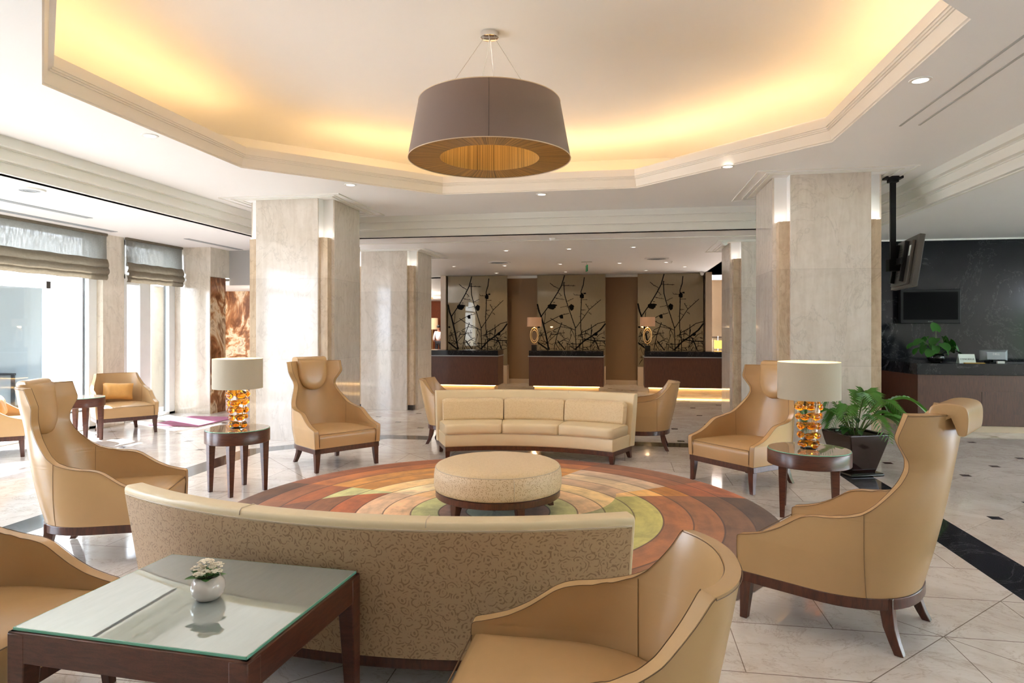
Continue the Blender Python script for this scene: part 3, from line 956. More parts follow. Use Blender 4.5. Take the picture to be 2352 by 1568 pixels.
def place(o, x, y, f): o.location = (x, y, 0); o.rotation_euler = (0, 0, facing(*f))
place(wing0, 1.17, 3.93, (-.825, .565))
wing0['label'] = 'tan leather winged armchair seen from behind, right beside the black floor stripe'
dup(wing0, (-3.36, 7.28, .006), facing(.80, -.60), 'tan leather winged armchair facing us before the marble pillar beside the left lamp', GRP_W)
dup(wing0, (1.24, 7.10, .006), facing(-.76, -.66), 'tan leather winged armchair facing us, partly hidden by the lamp on the right table', GRP_W)
wl = dup(wing0, (-3.64, 4.265, .006), facing(.93, .37), 'tan leather winged armchair in side view between the patterned sofa and the windows', GRP_W)
b = MB()
pf = [(-.485, 1.13), (-.487, 1.20), (-.50, 1.225), (-.55, 1.228), (-.59, 1.220), (-.616, 1.205), (-.620, 1.175), (-.614, 1.165), (-.608, 1.175), (-.604, 1.19), (-.59, 1.194), (-.565, 1.19), (-.56, 1.13)]
b.loft([[(x * (1 - .42 * min(1, max(0, (-.49 - y) / .10))), max(y, -.600), z) for y, z in pf] for x in (-.185, -.18, .18, .185)])
fl = b.build('headrest_weight', M['leather'], None, smooth=45)
for ch in list(bpy.data.objects):
    if ch.parent == wl and ch.name.startswith('headrest_weight'): ch.data = fl.data
bpy.data.objects.remove(fl)

GRP_T = 'low leather tub armchairs'
tub0 = thing('tub_armchair', '', 'armchair', group=GRP_T)
chair_shell(lerp_rows(TUB, 5), tbf, tub0)
chair_base(tub0)
place(tub0, -.20, 2.13, (-1, .0))
tub0['label'] = 'low tan tub armchair seen from above in the foreground, right of the glass coffee table'
dup(tub0, (-2.63, 2.25, 0), facing(1, .0), 'low tan tub armchair cut by the left frame edge beside the glass coffee table', GRP_T)
dup(tub0, (.20, 9.05, 0), facing(-1, .05), 'low tub armchair right behind the cream sofa, its back to the right marble pillar', GRP_T)
dup(tub0, (-2.28, 9.05, 0), facing(1, .05), 'low tub armchair mostly hidden behind the left end of the cream sofa', GRP_T)
dup(tub0, (-7.57, 8.99, 0), facing(.78, -.62), 'sunlit tub armchair with an orange cushion in front of the window pier', GRP_T)
dup(tub0, (-7.84, 7.15, 0), facing(.8, .6), 'tub armchair at the left frame edge under the wide blind', GRP_T)

# ------------------------------------------------------------------ curved sofas (local origin on the floor, arc centre at +y = -RC)
RC = 2.58
def arc_sweep(b, prof, a0, a1, n=40, mi=0):
    rings = []
    for i in range(n + 1):
        a = a0 + (a1 - a0) * i / n
        rings.append([(r * math.sin(a), r * math.cos(a) - RC, z) for r, z in prof])
    return b.loft(rings, mi=mi)
def rrect(r0, r1, z0, z1, rad, n=4, crown=0):
    pts = []
    for cx, cz, s in ((r1 - rad, z1 - rad, 0), (r0 + rad, z1 - rad, 1), (r0 + rad, z0 + rad, 2), (r1 - rad, z0 + rad, 3)):
        for i in range(n + 1):
            a = PI / 2 * (s + i / n)
            pts.append((cx + rad * math.cos(a), cz + rad * math.sin(a)))
        if s == 0 and crown: pts.append(((r0 + r1) / 2, z1 + crown))
    return pts
def cushion(b, r0, r1, z0, z1, a0, a1, rad, tilt=0.0, rnd=None, wr=0.0):
    n = 22; rings = []
    for i in range(n + 1):
        t = i / n
        a = a0 + (a1 - a0) * t
        e = min(1, math.sqrt(max(0, 1 - (abs(2 * t - 1)) ** 8)) * .16 + .84)
        cr, cz = (r0 + r1) / 2, (z0 + z1) / 2
        ring = []
        for r, z in rrect(r0, r1, z0, z1, rad, 5, .008):
            rr = cr + (r - cr) * e; zz = cz + (z - cz) * (e if z > cz else 1)
            k = 0
            if rnd: k = wr * (math.sin(t * 31 + zz * 9) * .5 + math.sin(t * 53 - zz * 17) * .35) * max(0, (zz - z0) / (z1 - z0))
            ring.append(((rr + tilt * (zz - z0) + k) * math.sin(a), (rr + tilt * (zz - z0) + k) * math.cos(a) - RC, zz))
        rings.append(ring)
    return b.loft(rings)
def make_sofa(label, x, y, rz, pattern):
    r = thing('curved_sofa', label, 'sofa', (x, y, .006), rz, 'curved sofas on either side of the rug')
    A = math.radians(25.6)
    b = MB(); arc_sweep(b, rrect(2.31, 2.86, .15, .30, .012, 2), -A, A)
    b.build('seat_base', M['cream'], r, smooth=40, bevel=.008)
    b = MB(); arc_sweep(b, [(2.74, .16), (2.868, .15), (2.875, .17), (2.968, .755), (2.966, .772), (2.955, .782), (2.88, .782), (2.868, .772), (2.86, .755)], -A * 1.012, A * 1.012)
    bk = b.build('back', M['cream'], r, smooth=50, bevel=.008)
    if pattern:
        b = MB(); arc_sweep(b, [(2.873, .158), (2.877, .158), (2.969, .735), (2.965, .735)], -A * 1.0, A * 1.0)
        b.build('back_fabric', M['scroll'], bk, smooth=50, uv=lambda c: (math.atan2(c.x, c.y + RC) * 2.9, c.z))
    w = MB()
    def arc_line(rr, z, s=1.0): w.tube([(rr * math.sin(A * s * k / 30), rr * math.cos(A * s * k / 30) - RC, z) for k in range(-30, 31)], .003, 5)
    arc_line(2.9675, .742); arc_line(2.312, .298)
    for s in (-.333, .333):
        a = A * s
        w.tube([((rr) * math.sin(a), rr * math.cos(a) - RC, z) for rr, z in ((2.859, .757), (2.867, .775), (2.88, .7835), (2.955, .7835), (2.967, .772), (2.969, .755))], .0022, 5)
    w.build('piping', M['stonelight'], bk, smooth=180)
    for k in (-1, 0, 1):
        b = MB(); cushion(b, 2.285, 2.76, .297, .428, A * (k * .667 - .331), A * (k * .667 + .331), .04)
        c = b.build('seat_cushion', M['cream'], r, smooth=70)
        b = MB(); cushion(b, 2.645, 2.775, .42, .69, A * .965 * (k * .667 - .328), A * .965 * (k * .667 + .328), .045, .20, True, .007)
        b.build('back_cushion', M['scroll_top'] if True else M['cream'], r, smooth=70, uv=lambda c: (math.atan2(c.x, c.y + RC) * 2.6, c.z))
    b = MB(); arc_sweep(b, rrect(2.33, 2.85, .095, .152, .004, 1), -A * .99, A * .99)
    b.build('base_frame', M['wood'], r, smooth=40)
    for a in (-A * .965, A * .965):
        for rr, k in ((2.365, 0.0), (2.815, .05)):
            b = MB(); rg = []
            for z, h, d in ((.15, .032, 0), (.09, .030, 0), (0, .022, k)):
                c = Vector(((rr + d) * math.sin(a), (rr + d) * math.cos(a) - RC, z))
                e1 = Vector((math.cos(a), -math.sin(a), 0)) * h; e2 = Vector((math.sin(a), math.cos(a), 0)) * h
                rg.append([c - e1 - e2, c + e1 - e2, c + e1 + e2, c - e1 + e2])
            b.loft(rg); b.build('leg', M['wood'], r, smooth=30, bevel=.003)
    return r
make_sofa('cream leather curved sofa facing us beyond the ottoman, with three seat and three back cushions', CX + .02, 5.62 + RC, 0, False)
an = math.radians(180 - 3.0)
make_sofa('curved sofa with a scroll-patterned back turned to us in the foreground', -1.1 + RC * math.sin(-an) * 1, 5.62 + RC * math.cos(an), an, True)

# ------------------------------------------------------------------ rug and ottoman
b = MB(); b.lathe([(0.001, 0.0), (2.375, 0), (2.38, .002), (2.37, .004), (2.3, .0045), (0.001, .0045)], 128)
tag(b.build('round_rug', M['rug'], loc=(-1.1, 5.63, 0.001), smooth=30), 'round rug of brown, green and cream rings under the ottoman', 'rug')
ot = thing('ottoman', 'round scroll-patterned ottoman with dark wooden base on the middle of the rug', 'ottoman', (-1.07, 5.64, .006))
b = MB(); b.lathe([(.52, .205), (.545, .215), (.553, .25), (.553, .33), (.545, .385), (.535, .398)], 96)
b.build('side_upholstery', M['scroll_pale'], ot, smooth=60, uv=lambda c: (math.atan2(c.y, c.x) * .55, c.z))
b = MB(); b.lathe([(.536, .396), (.53, .410), (.50, .424), (.42, .435), (.25, .442), (.001, .444)], 96)
b.build('seat_top', M['scroll_top'], ot, smooth=60, uv=lambda c: (c.x, c.y))
b = MB()
b.tube([(.5385 * math.cos(a * PI / 48), .5385 * math.sin(a * PI / 48), .397) for a in range(97)], .0035, 5)
for a in (-1.15, .95, 3.0): b.tube([(.5555 * math.cos(a), .5555 * math.sin(a), z) for z in (.22, .3, .36)] + [(.541 * math.cos(a), .541 * math.sin(a), .396)], .0025, 5)
b.build('piping', M['stonelight'], ot, smooth=180)
b = MB(); b.lathe([(.001, .205), (.535, .205), (.54, .20), (.54, .155), (.535, .15), (.48, .15), (.47, .18), (.001, .18)], 96)
b.build('base_ring', M['wood'], ot, smooth=40)
for a in (-2.16, -1.02, .55, 2.12):
    b = MB(); rg = []
    for z, h, rr in ((.18, .036, .485), (.12, .034, .487), (.05, .026, .497), (0, .022, .507)):
        c = Vector((rr * math.cos(a), rr * math.sin(a), z)); e1 = Vector((math.cos(a), math.sin(a), 0)) * h; e2 = Vector((-math.sin(a), math.cos(a), 0)) * h
        rg.append([c - e1 - e2, c + e1 - e2, c + e1 + e2, c - e1 + e2])
    b.loft(rg); b.build('leg', M['wood'], ot, smooth=30, bevel=.004)

# ------------------------------------------------------------------ side tables
def side_table(label, x, y, h, rad, rz, lr):
    t = thing('side_table', label, 'table', (x, y, 0), rz, 'round glass-topped side tables')
    b = MB(); b.lathe([(.001, h - .008), (rad - .004, h - .008), (rad, h - .014), (rad, h - .125), (rad - .006, h - .13), (rad - .03, h - .13), (rad - .03, h - .03), (.001, h - .03)], 72)
    b.build('apron', M['redwood'], t, smooth=40)
    b = MB(); b.lathe([(.001, h), (rad - .008, h), (rad - .006, h - .002), (rad - .006, h - .006), (rad - .008, h - .0075), (.001, h - .0075)], 72)
    gt = b.build('glass_top', M['table_glass'], t, smooth=30)
    b = MB(); b.tube([((rad - .006) * math.cos(a * PI / 36), (rad - .006) * math.sin(a * PI / 36), h - .004) for a in range(73)], .0036, 6)
    b.build('glass_rim', M['glass_edge'], gt, smooth=180)
    for k in range(4):
        a = PI / 4 + k * PI / 2
        b = MB(); rg = []
        for z, hh, rr in ((h - .11, .033, lr), (h - .16, .032, lr), (0, .018, lr + .005)):
            cx, cy = rr * math.cos(a), rr * math.sin(a)
            rg.append([(cx - hh, cy - hh, z), (cx + hh, cy - hh, z), (cx + hh, cy + hh, z), (cx - hh, cy + hh, z)])
        b.loft(rg); b.build('leg', M['redwood'], t, smooth=30, bevel=.004)
    return t
LT = (-3.72, 5.93, .617); RT = (1.58, 6.02, .560); WT = (-7.48, 8.10, .63)
side_table('round side table under the lamp left of the rug, four tall tapering legs', *LT[:2], LT[2], .30, -.47, .25)
side_table('wider, lower round side table under the lamp right of the rug', *RT[:2], RT[2], .335, -.257, .285)
side_table('round side table standing in the sun between the two window armchairs', *WT[:2], WT[2], .30, .2, .25)

def table_lamp(label, x, y, z, hb, ht, rs, seed):
    L = thing('table_lamp', label, 'lamp', (x, y, z), seed * 1.3, 'amber glass table lamps')
    s = hb
    b = MB()
    b.lathe([(.001, .0), (.066, .0), (.068, .012), (.060, .03), (.066, s * .25), (.084, s * .6), (.098, s * .9), (.09, s * .97), (.05, s), (.001, s)], 40)
    gb = b.build('glass_body', M['clear'], L, smooth=70)
    rn = random.Random(seed)
    nb = MB(); nb.ball((0, 0, 0), 1, .62, .8, 12, 8, 0, .05, rn)
    first = None
    for k, (f, n) in enumerate(((.10, 5), (.28, 5), (.47, 6), (.66, 6), (.85, 6))):
        rr = .064 + .036 * f
        for j in range(n):
            a = 2 * PI * (j + .5 * (k % 2)) / n + rn.uniform(-.1, .1)
            if first is None:
                o = first = nb.build('amber_nugget', M['amber'], L, smooth=70)
            else:
                o = first.copy(); COL.objects.link(o); o.parent = L
            o.location = (rr * math.cos(a), rr * math.sin(a), s * f + rn.uniform(-.006, .006))
            q = rn.uniform(.85, 1.2)
            o.scale = (.043 * q, .036, .036 * rn.uniform(.85, 1.1)); o.rotation_euler = (0, 0, a - PI / 2)
    b = MB(); b.tube([(0, 0, s), (0, 0, ht - .05)], .008, 8); b.lathe([(.03, s), (.03, s + .01), (.015, s + .02), (.015, s + .07), (.001, s + .07)], 16)
    for k in range(3):
        a = k * 2 * PI / 3; b.tube([(0, 0, ht - .05), (rs * math.cos(a), rs * math.sin(a), ht - .03)], .003, 6)
    b.build('stem', M['chrome'], L)
    b = MB(); b.lathe([(.001, s + .07), (.02, s + .08), (.03, s + .11), (.022, s + .14), (.001, s + .15)], 16)
    b.build('bulb', M['bulb'], L, smooth=180)
    z0, z1 = s + .005, ht
    b = MB(); b.lathe([(rs, z0), (rs, z1)], 72); b.lathe([(rs - .002, z1), (rs - .002, z0)], 72, 1)
    b.loft([[( (rs - q) * math.cos(2 * PI * j / 72), (rs - q) * math.sin(2 * PI * j / 72), z0) for j in range(72)] for q in (0, .002)], caps=False)
    b.loft([[( (rs - q) * math.cos(2 * PI * j / 72), (rs - q) * math.sin(2 * PI * j / 72), z1) for j in range(72)] for q in (0, .002)], caps=False)
    b.build('lamp_shade', [M['shade'], M['shade_in']], L, smooth=40, recalc=False)
    lamp('lamp_light', 'POINT', (0, 0, s + .18), LIGHT['lamp'], (1, .72, .42), .04, parent=L)
    return L
table_lamp('lamp with amber glass nuggets and pale drum shade on the left side table', LT[0], LT[1], LT[2], .385, .68, .232, 1)
table_lamp('lamp with amber glass nuggets and pale drum shade on the right side table', RT[0], RT[1], RT[2], .425, .745, .252, 2)

# ------------------------------------------------------------------ coffee table with flowers
ct = thing('coffee_table', 'dark wooden coffee table with reflective glass top in the foreground', 'table', (-1.589, 2.298, 0), math.radians(-3.6))
hx, hy, ht = .466, .386, .57
b = MB(); b.box(-hx, hx, -hy, -hy + .03, .455, .560); b.box(-hx, hx, hy - .03, hy, .455, .560); b.box(-hx, -hx + .03, -hy, hy, .455, .560); b.box(hx - .03, hx, -hy, hy, .455, .560)
b.build('apron', M['redwood'], ct, smooth=0, bevel=.004)
b = MB(); b.box(-hx + .028, hx - .028, -hy + .028, hy - .028, .52, .561); b.build('table_top', M['redwood'], ct, smooth=0)
b = MB(); b.box(-hx + .013, hx - .013, -hy + .013, hy - .013, .561, .571); gt = b.build('glass_top', M['coffee_glass'], ct, smooth=0, bevel=.0015)
b = MB()
for x0, x1, y0, y1 in ((-hx + .011, hx - .011, -hy + .011, -hy + .0135), (-hx + .011, hx - .011, hy - .0135, hy - .011), (-hx + .011, -hx + .0135, -hy + .011, hy - .011), (hx - .0135, hx - .011, -hy + .011, hy - .011)):
    b.box(x0, x1, y0, y1, .5612, .5702)
b.build('glass_rim', M['glass_edge'], gt, smooth=0)
for sx in (-1, 1):
    for sy in (-1, 1):
        b = MB(); rg = []
        for z, h, k in ((.555, .035, 0), (.455, .035, 0), (0, .022, 0)):
            cx, cy = sx * (hx - .034 + k), sy * (hy - .034 + k)
            ix = cx + sx * (.035 - h); iy = cy + sy * (.035 - h)
            rg.append([(ix - h, iy - h, z), (ix + h, iy - h, z), (ix + h, iy + h, z), (ix - h, iy + h, z)])
        b.loft(rg); b.build('leg', M['redwood'], ct, smooth=30, bevel=.004)

fp = thing('flowering_pot_plant', 'small cream flowering plant in a white ball pot on the coffee table', 'plant', (-1.553, 2.28, .571))
fp.scale = (.93, .93, .93)
b = MB(); b.lathe([(.001, .0), (.034, .0), (.048, .006), (.062, .026), (.0665, .048), (.062, .072), (.052, .088), (.046, .093), (.042, .090), (.048, .08), (.001, .078)], 48)
b.build('pot', M['vase'], fp, smooth=70)
rn = random.Random(8)
def leaf_mesh(length, width, curl, heart=False):
    b = MB(); n = 8; rows = []
    for i in range(n + 1):
        t = i / n
        w = width * (math.sin(PI * min(1, t * .96 + .04)) ** .7) * (1 - .25 * t)
        if heart: w = width * (1 - t ** 2.2) ** .5 * (.82 + .18 * math.sin(PI * t)) if t < 1 else .002
        z = curl * t * t
        y = length * t
        if heart and i == 0:
            rows.append([(-w * .75, -length * .16, .0), (-w * .3, -length * .06, .004), (0, .0, 0), (w * .3, -length * .06, .004), (w * .75, -length * .16, 0)])
            continue
        rows.append([(-w, y, z + .12 * w), (-w * .5, y, z + .02 * w), (0, y, z - .03 * w), (w * .5, y, z + .02 * w), (w, y, z + .12 * w)])
    b.loft(rows, closed=False, caps=False)
    return b
lv = leaf_mesh(.055, .022, -.012)
first = None
for k in range(11):
    a = 2 * PI * k / 11 + rn.uniform(-.2, .2)
    if first is None: o = first = lv.build('leaf', M['leaf'], fp, smooth=180, recalc=False)
    else: o = first.copy(); COL.objects.link(o); o.parent = fp
    o.location = (.018 * math.cos(a), .018 * math.sin(a), .088)
    o.rotation_euler = (rn.uniform(.15, .75), 0, a - PI / 2); s = rn.uniform(.85, 1.25); o.scale = (s, s, s)
for (cx, cy, cz, r) in ((-.012, .005, .150, .034), (.032, .012, .138, .028), (-.040, -.004, .128, .026), (.004, -.028, .120, .024), (.046, -.012, .122, .022), (-.020, -.026, .112, .022)):
    b = MB()
    for k in range(int(1500 * r)):
        a = rn.uniform(0, 2 * PI); q = math.sqrt(rn.random()); zz = math.sqrt(max(0, 1 - q * q)) * .6
        c = (cx + r * q * math.cos(a), cy + r * q * math.sin(a), cz + r * zz - .4 * r)
        for m in range(4):
            aa = m * PI / 2 + a
            b.ball((c[0] + .0035 * math.cos(aa), c[1] + .0035 * math.sin(aa), c[2]), .0034, .0034, .0024, 6, 4)
    b.build('flower_head', M['petal'], fp, smooth=180)
    b = MB(); b.tube([(cx * .3, cy * .3, .085), (cx * .7, cy * .7, .105), (cx, cy, cz - .01)], .002, 5); b.build('stem', M['stem'], fp)

# ------------------------------------------------------------------ pendant
pd = thing('pendant_lamp', 'large mauve-grey drum pendant lamp with gold pleated underside hanging in the tray ceiling', 'lamp', (CX - .01, 5.62, ZU))
zb, zt = 3.056 - ZU, 3.545 - ZU
b = MB(); b.lathe([(.702, zb), (.612, zt)], 96); b.lathe([(.609, zt), (.699, zb)], 96)
b.loft([[(r * math.cos(2 * PI * j / 96), r * math.sin(2 * PI * j / 96), z) for j in range(96)] for r, z in ((.612, zt), (.609, zt))], caps=False)
ds = b.build('drum_shade', M['pendant'], pd, smooth=40, recalc=False)
b = MB(); b.tube([(.702 * math.cos(a * PI / 48), .702 * math.sin(a * PI / 48), zb) for a in range(97)], .004, 6); b.tube([(.6115 * math.cos(a * PI / 48), .6115 * math.sin(a * PI / 48), zt) for a in range(97)], .004, 6)
b.build('shade_trim', M['stonelight'], ds, smooth=180)
b = MB(); b.tube([(.703 * math.cos(-1.38), .703 * math.sin(-1.38), zb), (.612 * math.cos(-1.38), .612 * math.sin(-1.38), zt)], .0016, 5); b.build('shade_seam', M['plinth'], ds, smooth=180)
b = MB(); b.lathe([(.698, zb + .004), (.43, zb + .012)], 96); b.build('pleated_underside', M['pleats'], pd, smooth=40)
b = MB(); b.lathe([(.43, zb + .012), (.42, zt - .04)], 96); b.build('pleated_inner_drum', M['pleats'], pd, smooth=40)
b = MB(); b.lathe([(.42, zt - .04), (.60, zt - .03)], 64); b.build('top_ring', M['pendant'], pd, smooth=30)
b = MB(); b.lathe([(.001, 0), (.078, 0), (.078, -.045), (.07, -.05), (.001, -.05)], 40); b.build('ceiling_canopy', M['chrome'], pd, smooth=40)
for a in (-2.6, -.45, 1.6):
    b = MB(); b.tube([(.05 * math.cos(a), .05 * math.sin(a), -.05), (.42 * math.cos(a), .42 * math.sin(a), zt)], .0022, 5); b.build('suspension_wire', M['metal'], pd)
b = MB(); b.tube([(0, 0, -.05), (-.02, 0, -.2), (-.06, -.02, -.4), (-.09, -.02, zt)], .005, 6); b.build('power_cord', M['frame_white'], pd)
for a in (.5, 2.6, 4.7):
    b = MB(); b.ball((.3 * math.cos(a), .3 * math.sin(a), zb + .36), .03, .03, .04, 12, 8); b.build('bulb', M['bulb'], pd, smooth=180)
    lamp('pendant_light', 'POINT', (.2 * math.cos(a), .2 * math.sin(a), zb + .22), LIGHT['pendant'], (1, .72, .36), .05, parent=pd)

# ------------------------------------------------------------------ cushions and mat
def pillow(label, loc, rot, w=.34, h=.22):
    b = MB(); n = 12; rows = []
    front = []; back = []
    for i in range(n + 1):
        fr = []; bk = []
        for j in range(n + 1):
            u = i / n * 2 - 1; v = j / n * 2 - 1
            e = (max(0, (1 - u ** 4) * (1 - v ** 4))) ** .6
            d = .055 * e + .004 * math.sin(u * 9 + v * 5) * e
            pin = 1 - .06 * (1 - abs(u)) * abs(v) ** 4
            fr.append((u * w / 2 * (1 - .06 * (1 - v * v)), -d, v * h / 2 * pin)); bk.append((u * w / 2 * (1 - .06 * (1 - v * v)), d, v * h / 2 * pin))
        front.append(fr); back.append(bk)
    b.loft(front, closed=False, caps=False); b.loft(back, closed=False, caps=False)
    o = b.build('cushion', M['cloth_orange'], smooth=180)
    o.location = loc; o.rotation_euler = rot
    return tag(o, label, 'cushion', 'orange silk cushions on the window chairs')
f1 = facing(.78, -.62)
pillow('wrinkled orange silk cushion leaning in the sunlit window armchair', (-7.79, 9.16, .605), (-.22, .06, f1 + PI - .2), .42, .26)
pillow('orange striped cushion in the armchair cut by the left frame edge', (-7.78, 7.16, .60), (-.2, 0, facing(.8, .6) + PI), .42, .26)
b = MB(); b.box(-.45, .45, -.55, .55, 0, .012)
o = tag(b.build('door_mat', M['mat_pink'], smooth=0, bevel=.004), 'magenta door mat on the floor behind the sunlit window armchair', 'mat'); o.location = (-7.2, 10.2, .001)

# ------------------------------------------------------------------ palm in glazed planter
pp = thing('potted_palm', 'green parlour palm in a dark glazed square planter beside the right pillar', 'plant', (2.52, 7.78, 0), .35)
b = MB()
def sq(h, z): return [(-h, -h, z), (h, -h, z), (h, h, z), (-h, h, z)]
b.loft([sq(.20, .0), sq(.205, .02), sq(.19, .035)]); b.build('saucer', M['pot_black'], pp, smooth=30, bevel=.006)
b = MB(); b.loft([sq(.135, .02), sq(.15, .06), sq(.185, .2), sq(.225, .36), sq(.24, .44), sq(.24, .46), sq(.215, .46), sq(.21, .42)])
b.build('planter', M['pot_glaze'], pp, smooth=50, bevel=.012, seg=3)
b = MB(); b.box(-.21, .21, -.21, .21, .40, .425); b.build('soil', M['soil'], pp, smooth=0)
rn = random.Random(21)
def frond(az, length, lift, droop, nleaf, lw):
    if math.sin(az + .35) > -.1: length = min(length, (.36 if math.sin(az + .35) > .35 else .6))
    b = MB(); path = []
    base = Vector((.05 * math.cos(az), .05 * math.sin(az), .42))
    for i in range(25):
        t = i / 24
        rr = length * t * (.75 + .25 * t) * .8
        path.append(base + Vector((rr * math.cos(az), rr * math.sin(az), lift * math.sin(min(1, t * 1.15) * PI * .55) - droop * t ** 2.6)))
    b.tube(path, [.006 * (1 - .8 * i / 24) for i in range(25)], 5, 0)
    for i in range(nleaf):
        t = .28 + .72 * i / (nleaf - 1)
        k = min(23, int(t * 24)); p = path[k].lerp(path[k + 1], t * 24 - k)
        d = (path[k + 1] - path[k]).normalized()
        side = d.cross(Vector((0, 0, 1))).normalized()
        L = lw * (math.sin(PI * (.15 + .8 * (t - .28) / .72)) ** .6) * rn.uniform(.85, 1.1)
        for s in (1, -1):
            dirv = (side * s * .8 + d * .75 + Vector((0, 0, .12))).normalized()
            tip = p + dirv * L + Vector((0, 0, -.25 * L)); m = p + dirv * L * .5 + Vector((0, 0, .02 * L))
            wv = d.cross(dirv).cross(dirv).normalized() * (.0042)
            b.add([p, m + wv, tip, m - wv], [(0, 1, 2), (0, 2, 3)], 1)
    return b.build('frond', [M['stem'], M['palm_leaf']], pp, smooth=0, recalc=False)
for k in range(15):
    az = 2 * PI * k / 15 * 1.0 + rn.uniform(-.2, .2)
    ln = rn.uniform(.5, .85); frond(az, ln, rn.uniform(.34, .56), rn.uniform(.12, .42), 19, rn.uniform(.14, .2))
for az, ln, lf, dr in ((-.55, 1.0, .60, .52), (-.2, 1.15, .52, .55), (.4, .95, .62, .40), (-1.0, .8, .35, .35)):
    frond(az, ln, lf, dr, 19, .2)
bl = leaf_mesh(.12, .036, -.04)
first = None
for k in range(14):
    az = rn.uniform(2.4, 4.6)
    if first is None: o = first = bl.build('broad_leaf', M['leaf_dark'], pp, smooth=180, recalc=False)
    else: o = first.copy(); COL.objects.link(o); o.parent = pp
    rr = rn.uniform(.06, .2); zz = rn.uniform(.48, .68)
    o.location = (rr * math.cos(az), rr * math.sin(az), zz); o.rotation_euler = (rn.uniform(-.4, .7), rn.uniform(-.3, .3), az - PI / 2)
    s = rn.uniform(.8, 1.2); o.scale = (s, s, s)
    b = MB(); b.tube([(.02 * math.cos(az), .02 * math.sin(az), .42), (rr * .7 * math.cos(az), rr * .7 * math.sin(az), (zz + .42) / 2 + .04), (rr * math.cos(az), rr * math.sin(az), zz)], .003, 5); b.build('stem', M['stem'], pp)

# ------------------------------------------------------------------ concierge corner
cd = thing('concierge_desk', 'brown wooden concierge desk with black granite top on the right', 'desk', (4.5, 11.1, 0))
b = MB(); b.prism([(.03, .03), (9, .03), (9, .55), (.62, .55), (.55, 1.2), (-.1, 1.2)], .0, .10); b.build('plinth', M['stonelight'], cd, smooth=0)
b = MB(); b.prism([(0, 0), (9, 0), (9, .6), (.6, .6), (.5, 1.25), (-.16, 1.25)], .10, .875); b.build('body', M['deskwood'], cd, smooth=0, bevel=.004)
b = MB(); b.prism([(-.02, -.03), (9, -.03), (9, .66), (.64, .66), (.5, 1.28), (-.19, 1.28)], .875, 1.05); b.build('granite_top', M['granite'], cd, smooth=0, bevel=.004)
b = MB(); b.box(.9, 1.9, -.006, 0, .28, .62); b.build('carved_panel', M['deskwood'], cd, smooth=0)

def text(body, size, mat, parent, loc, rot, extrude=.001):
    c = bpy.data.curves.new('lettering', 'FONT'); c.body = body; c.size = size; c.extrude = extrude; c.align_x = 'CENTER'; c.align_y = 'CENTER'
    c.materials.append(mat)
    tmp = bpy.data.objects.new('lettering', c); COL.objects.link(tmp)
    me = bpy.data.meshes.new_from_object(tmp.evaluated_get(bpy.context.evaluated_depsgraph_get()))
    bpy.data.objects.remove(tmp)
    o = bpy.data.objects.new('lettering', me); COL.objects.link(o); o.parent = parent; o.location = loc; o.rotation_euler = rot
    return o
tv = thing('wall_television', 'dark flat television hanging on the black granite wall', 'television', (5.16, 12.28, 1.96))
b = MB(); b.box(-.47, .47, -.05, .05, -.29, .29); tc = b.build('case', M['black'], tv, smooth=0, bevel=.008)
b = MB(); b.box(-.425, .425, -.054, -.048, -.225, .245); b.build('screen', M['screen'], tv, smooth=0)
b = MB(); b.box(-.1, .1, .05, .13, -.1, .1); b.build('wall_bracket', M['black'], tv, smooth=0)
text('SONY', .028, M['alu'], tc, (0, -.0515, -.258), (PI / 2, 0, 0))

ht_ = thing('ceiling_television', 'television seen from behind on a black ceiling pole beside the right pillar', 'television', (3.22, 8.62, ZR))
b = MB(); b.box(-.10, .10, -.06, .06, -.03, 0); b.box(-.055, .055, -.04, .04, -.07, -.03); b.build('ceiling_plate', M['black'], ht_, smooth=0, bevel=.004)
b = MB(); b.box(-.03, .03, -.022, .022, -1.08, -.06); b.build('pole', M['black'], ht_, smooth=0, bevel=.004)
b = MB(); b.box(-.06, .06, -.05, .05, -1.14, -1.0); b.tube([(.04, 0, -1.07), (.17, .03, -1.07)], .03, 10); b.build('tilt_joint', M['black'], ht_, smooth=30)
pn = bpy.data.objects.new('panel_assembly', None)
bpy.data.objects.remove(pn)
rotp = Matrix.Translation((.15, .0, -1.05)) @ Matrix.Rotation(math.radians(-98), 4, 'Z') @ Matrix.Rotation(math.radians(-8), 4, 'X')
def tvp(name, mat, *boxes, bevel=.006):
    b = MB()
    for bx in boxes: b.box(*bx)
    b.move(rotp)
    return b.build(name, mat, ht_, smooth=0, bevel=bevel)
M['tv_back'] = plain('grey_black_plastic', lin(70, 66, 62), .45)
tvp('case', M['tv_back'], (-.48, .48, -.02, .04, -.30, .30))
tvp('back_cover', M['tv_back'], (-.37, .37, -.055, -.02, -.27, .24))
tvp('screen', M['screen'], (-.45, .45, .04, .043, -.27, .27))
tvp('bracket_rail', M['black'], (-.23, -.19, -.10, -.05, -.24, .24))
tvp('bracket_rail', M['black'], (.19, .23, -.10, -.05, -.24, .24))
tvp('bracket_bar', M['black'], (-.28, .28, -.125, -.10, -.04, .04))
tvp('type_plate', M['paper'], (.28, .34, -.058, -.055, .06, .18), bevel=0)
for z in (.10, .13, .16, -.16, -.13): tvp('vent_slot', M['black'], (-.15, .15, -.058, -.055, z, z + .012), bevel=0)

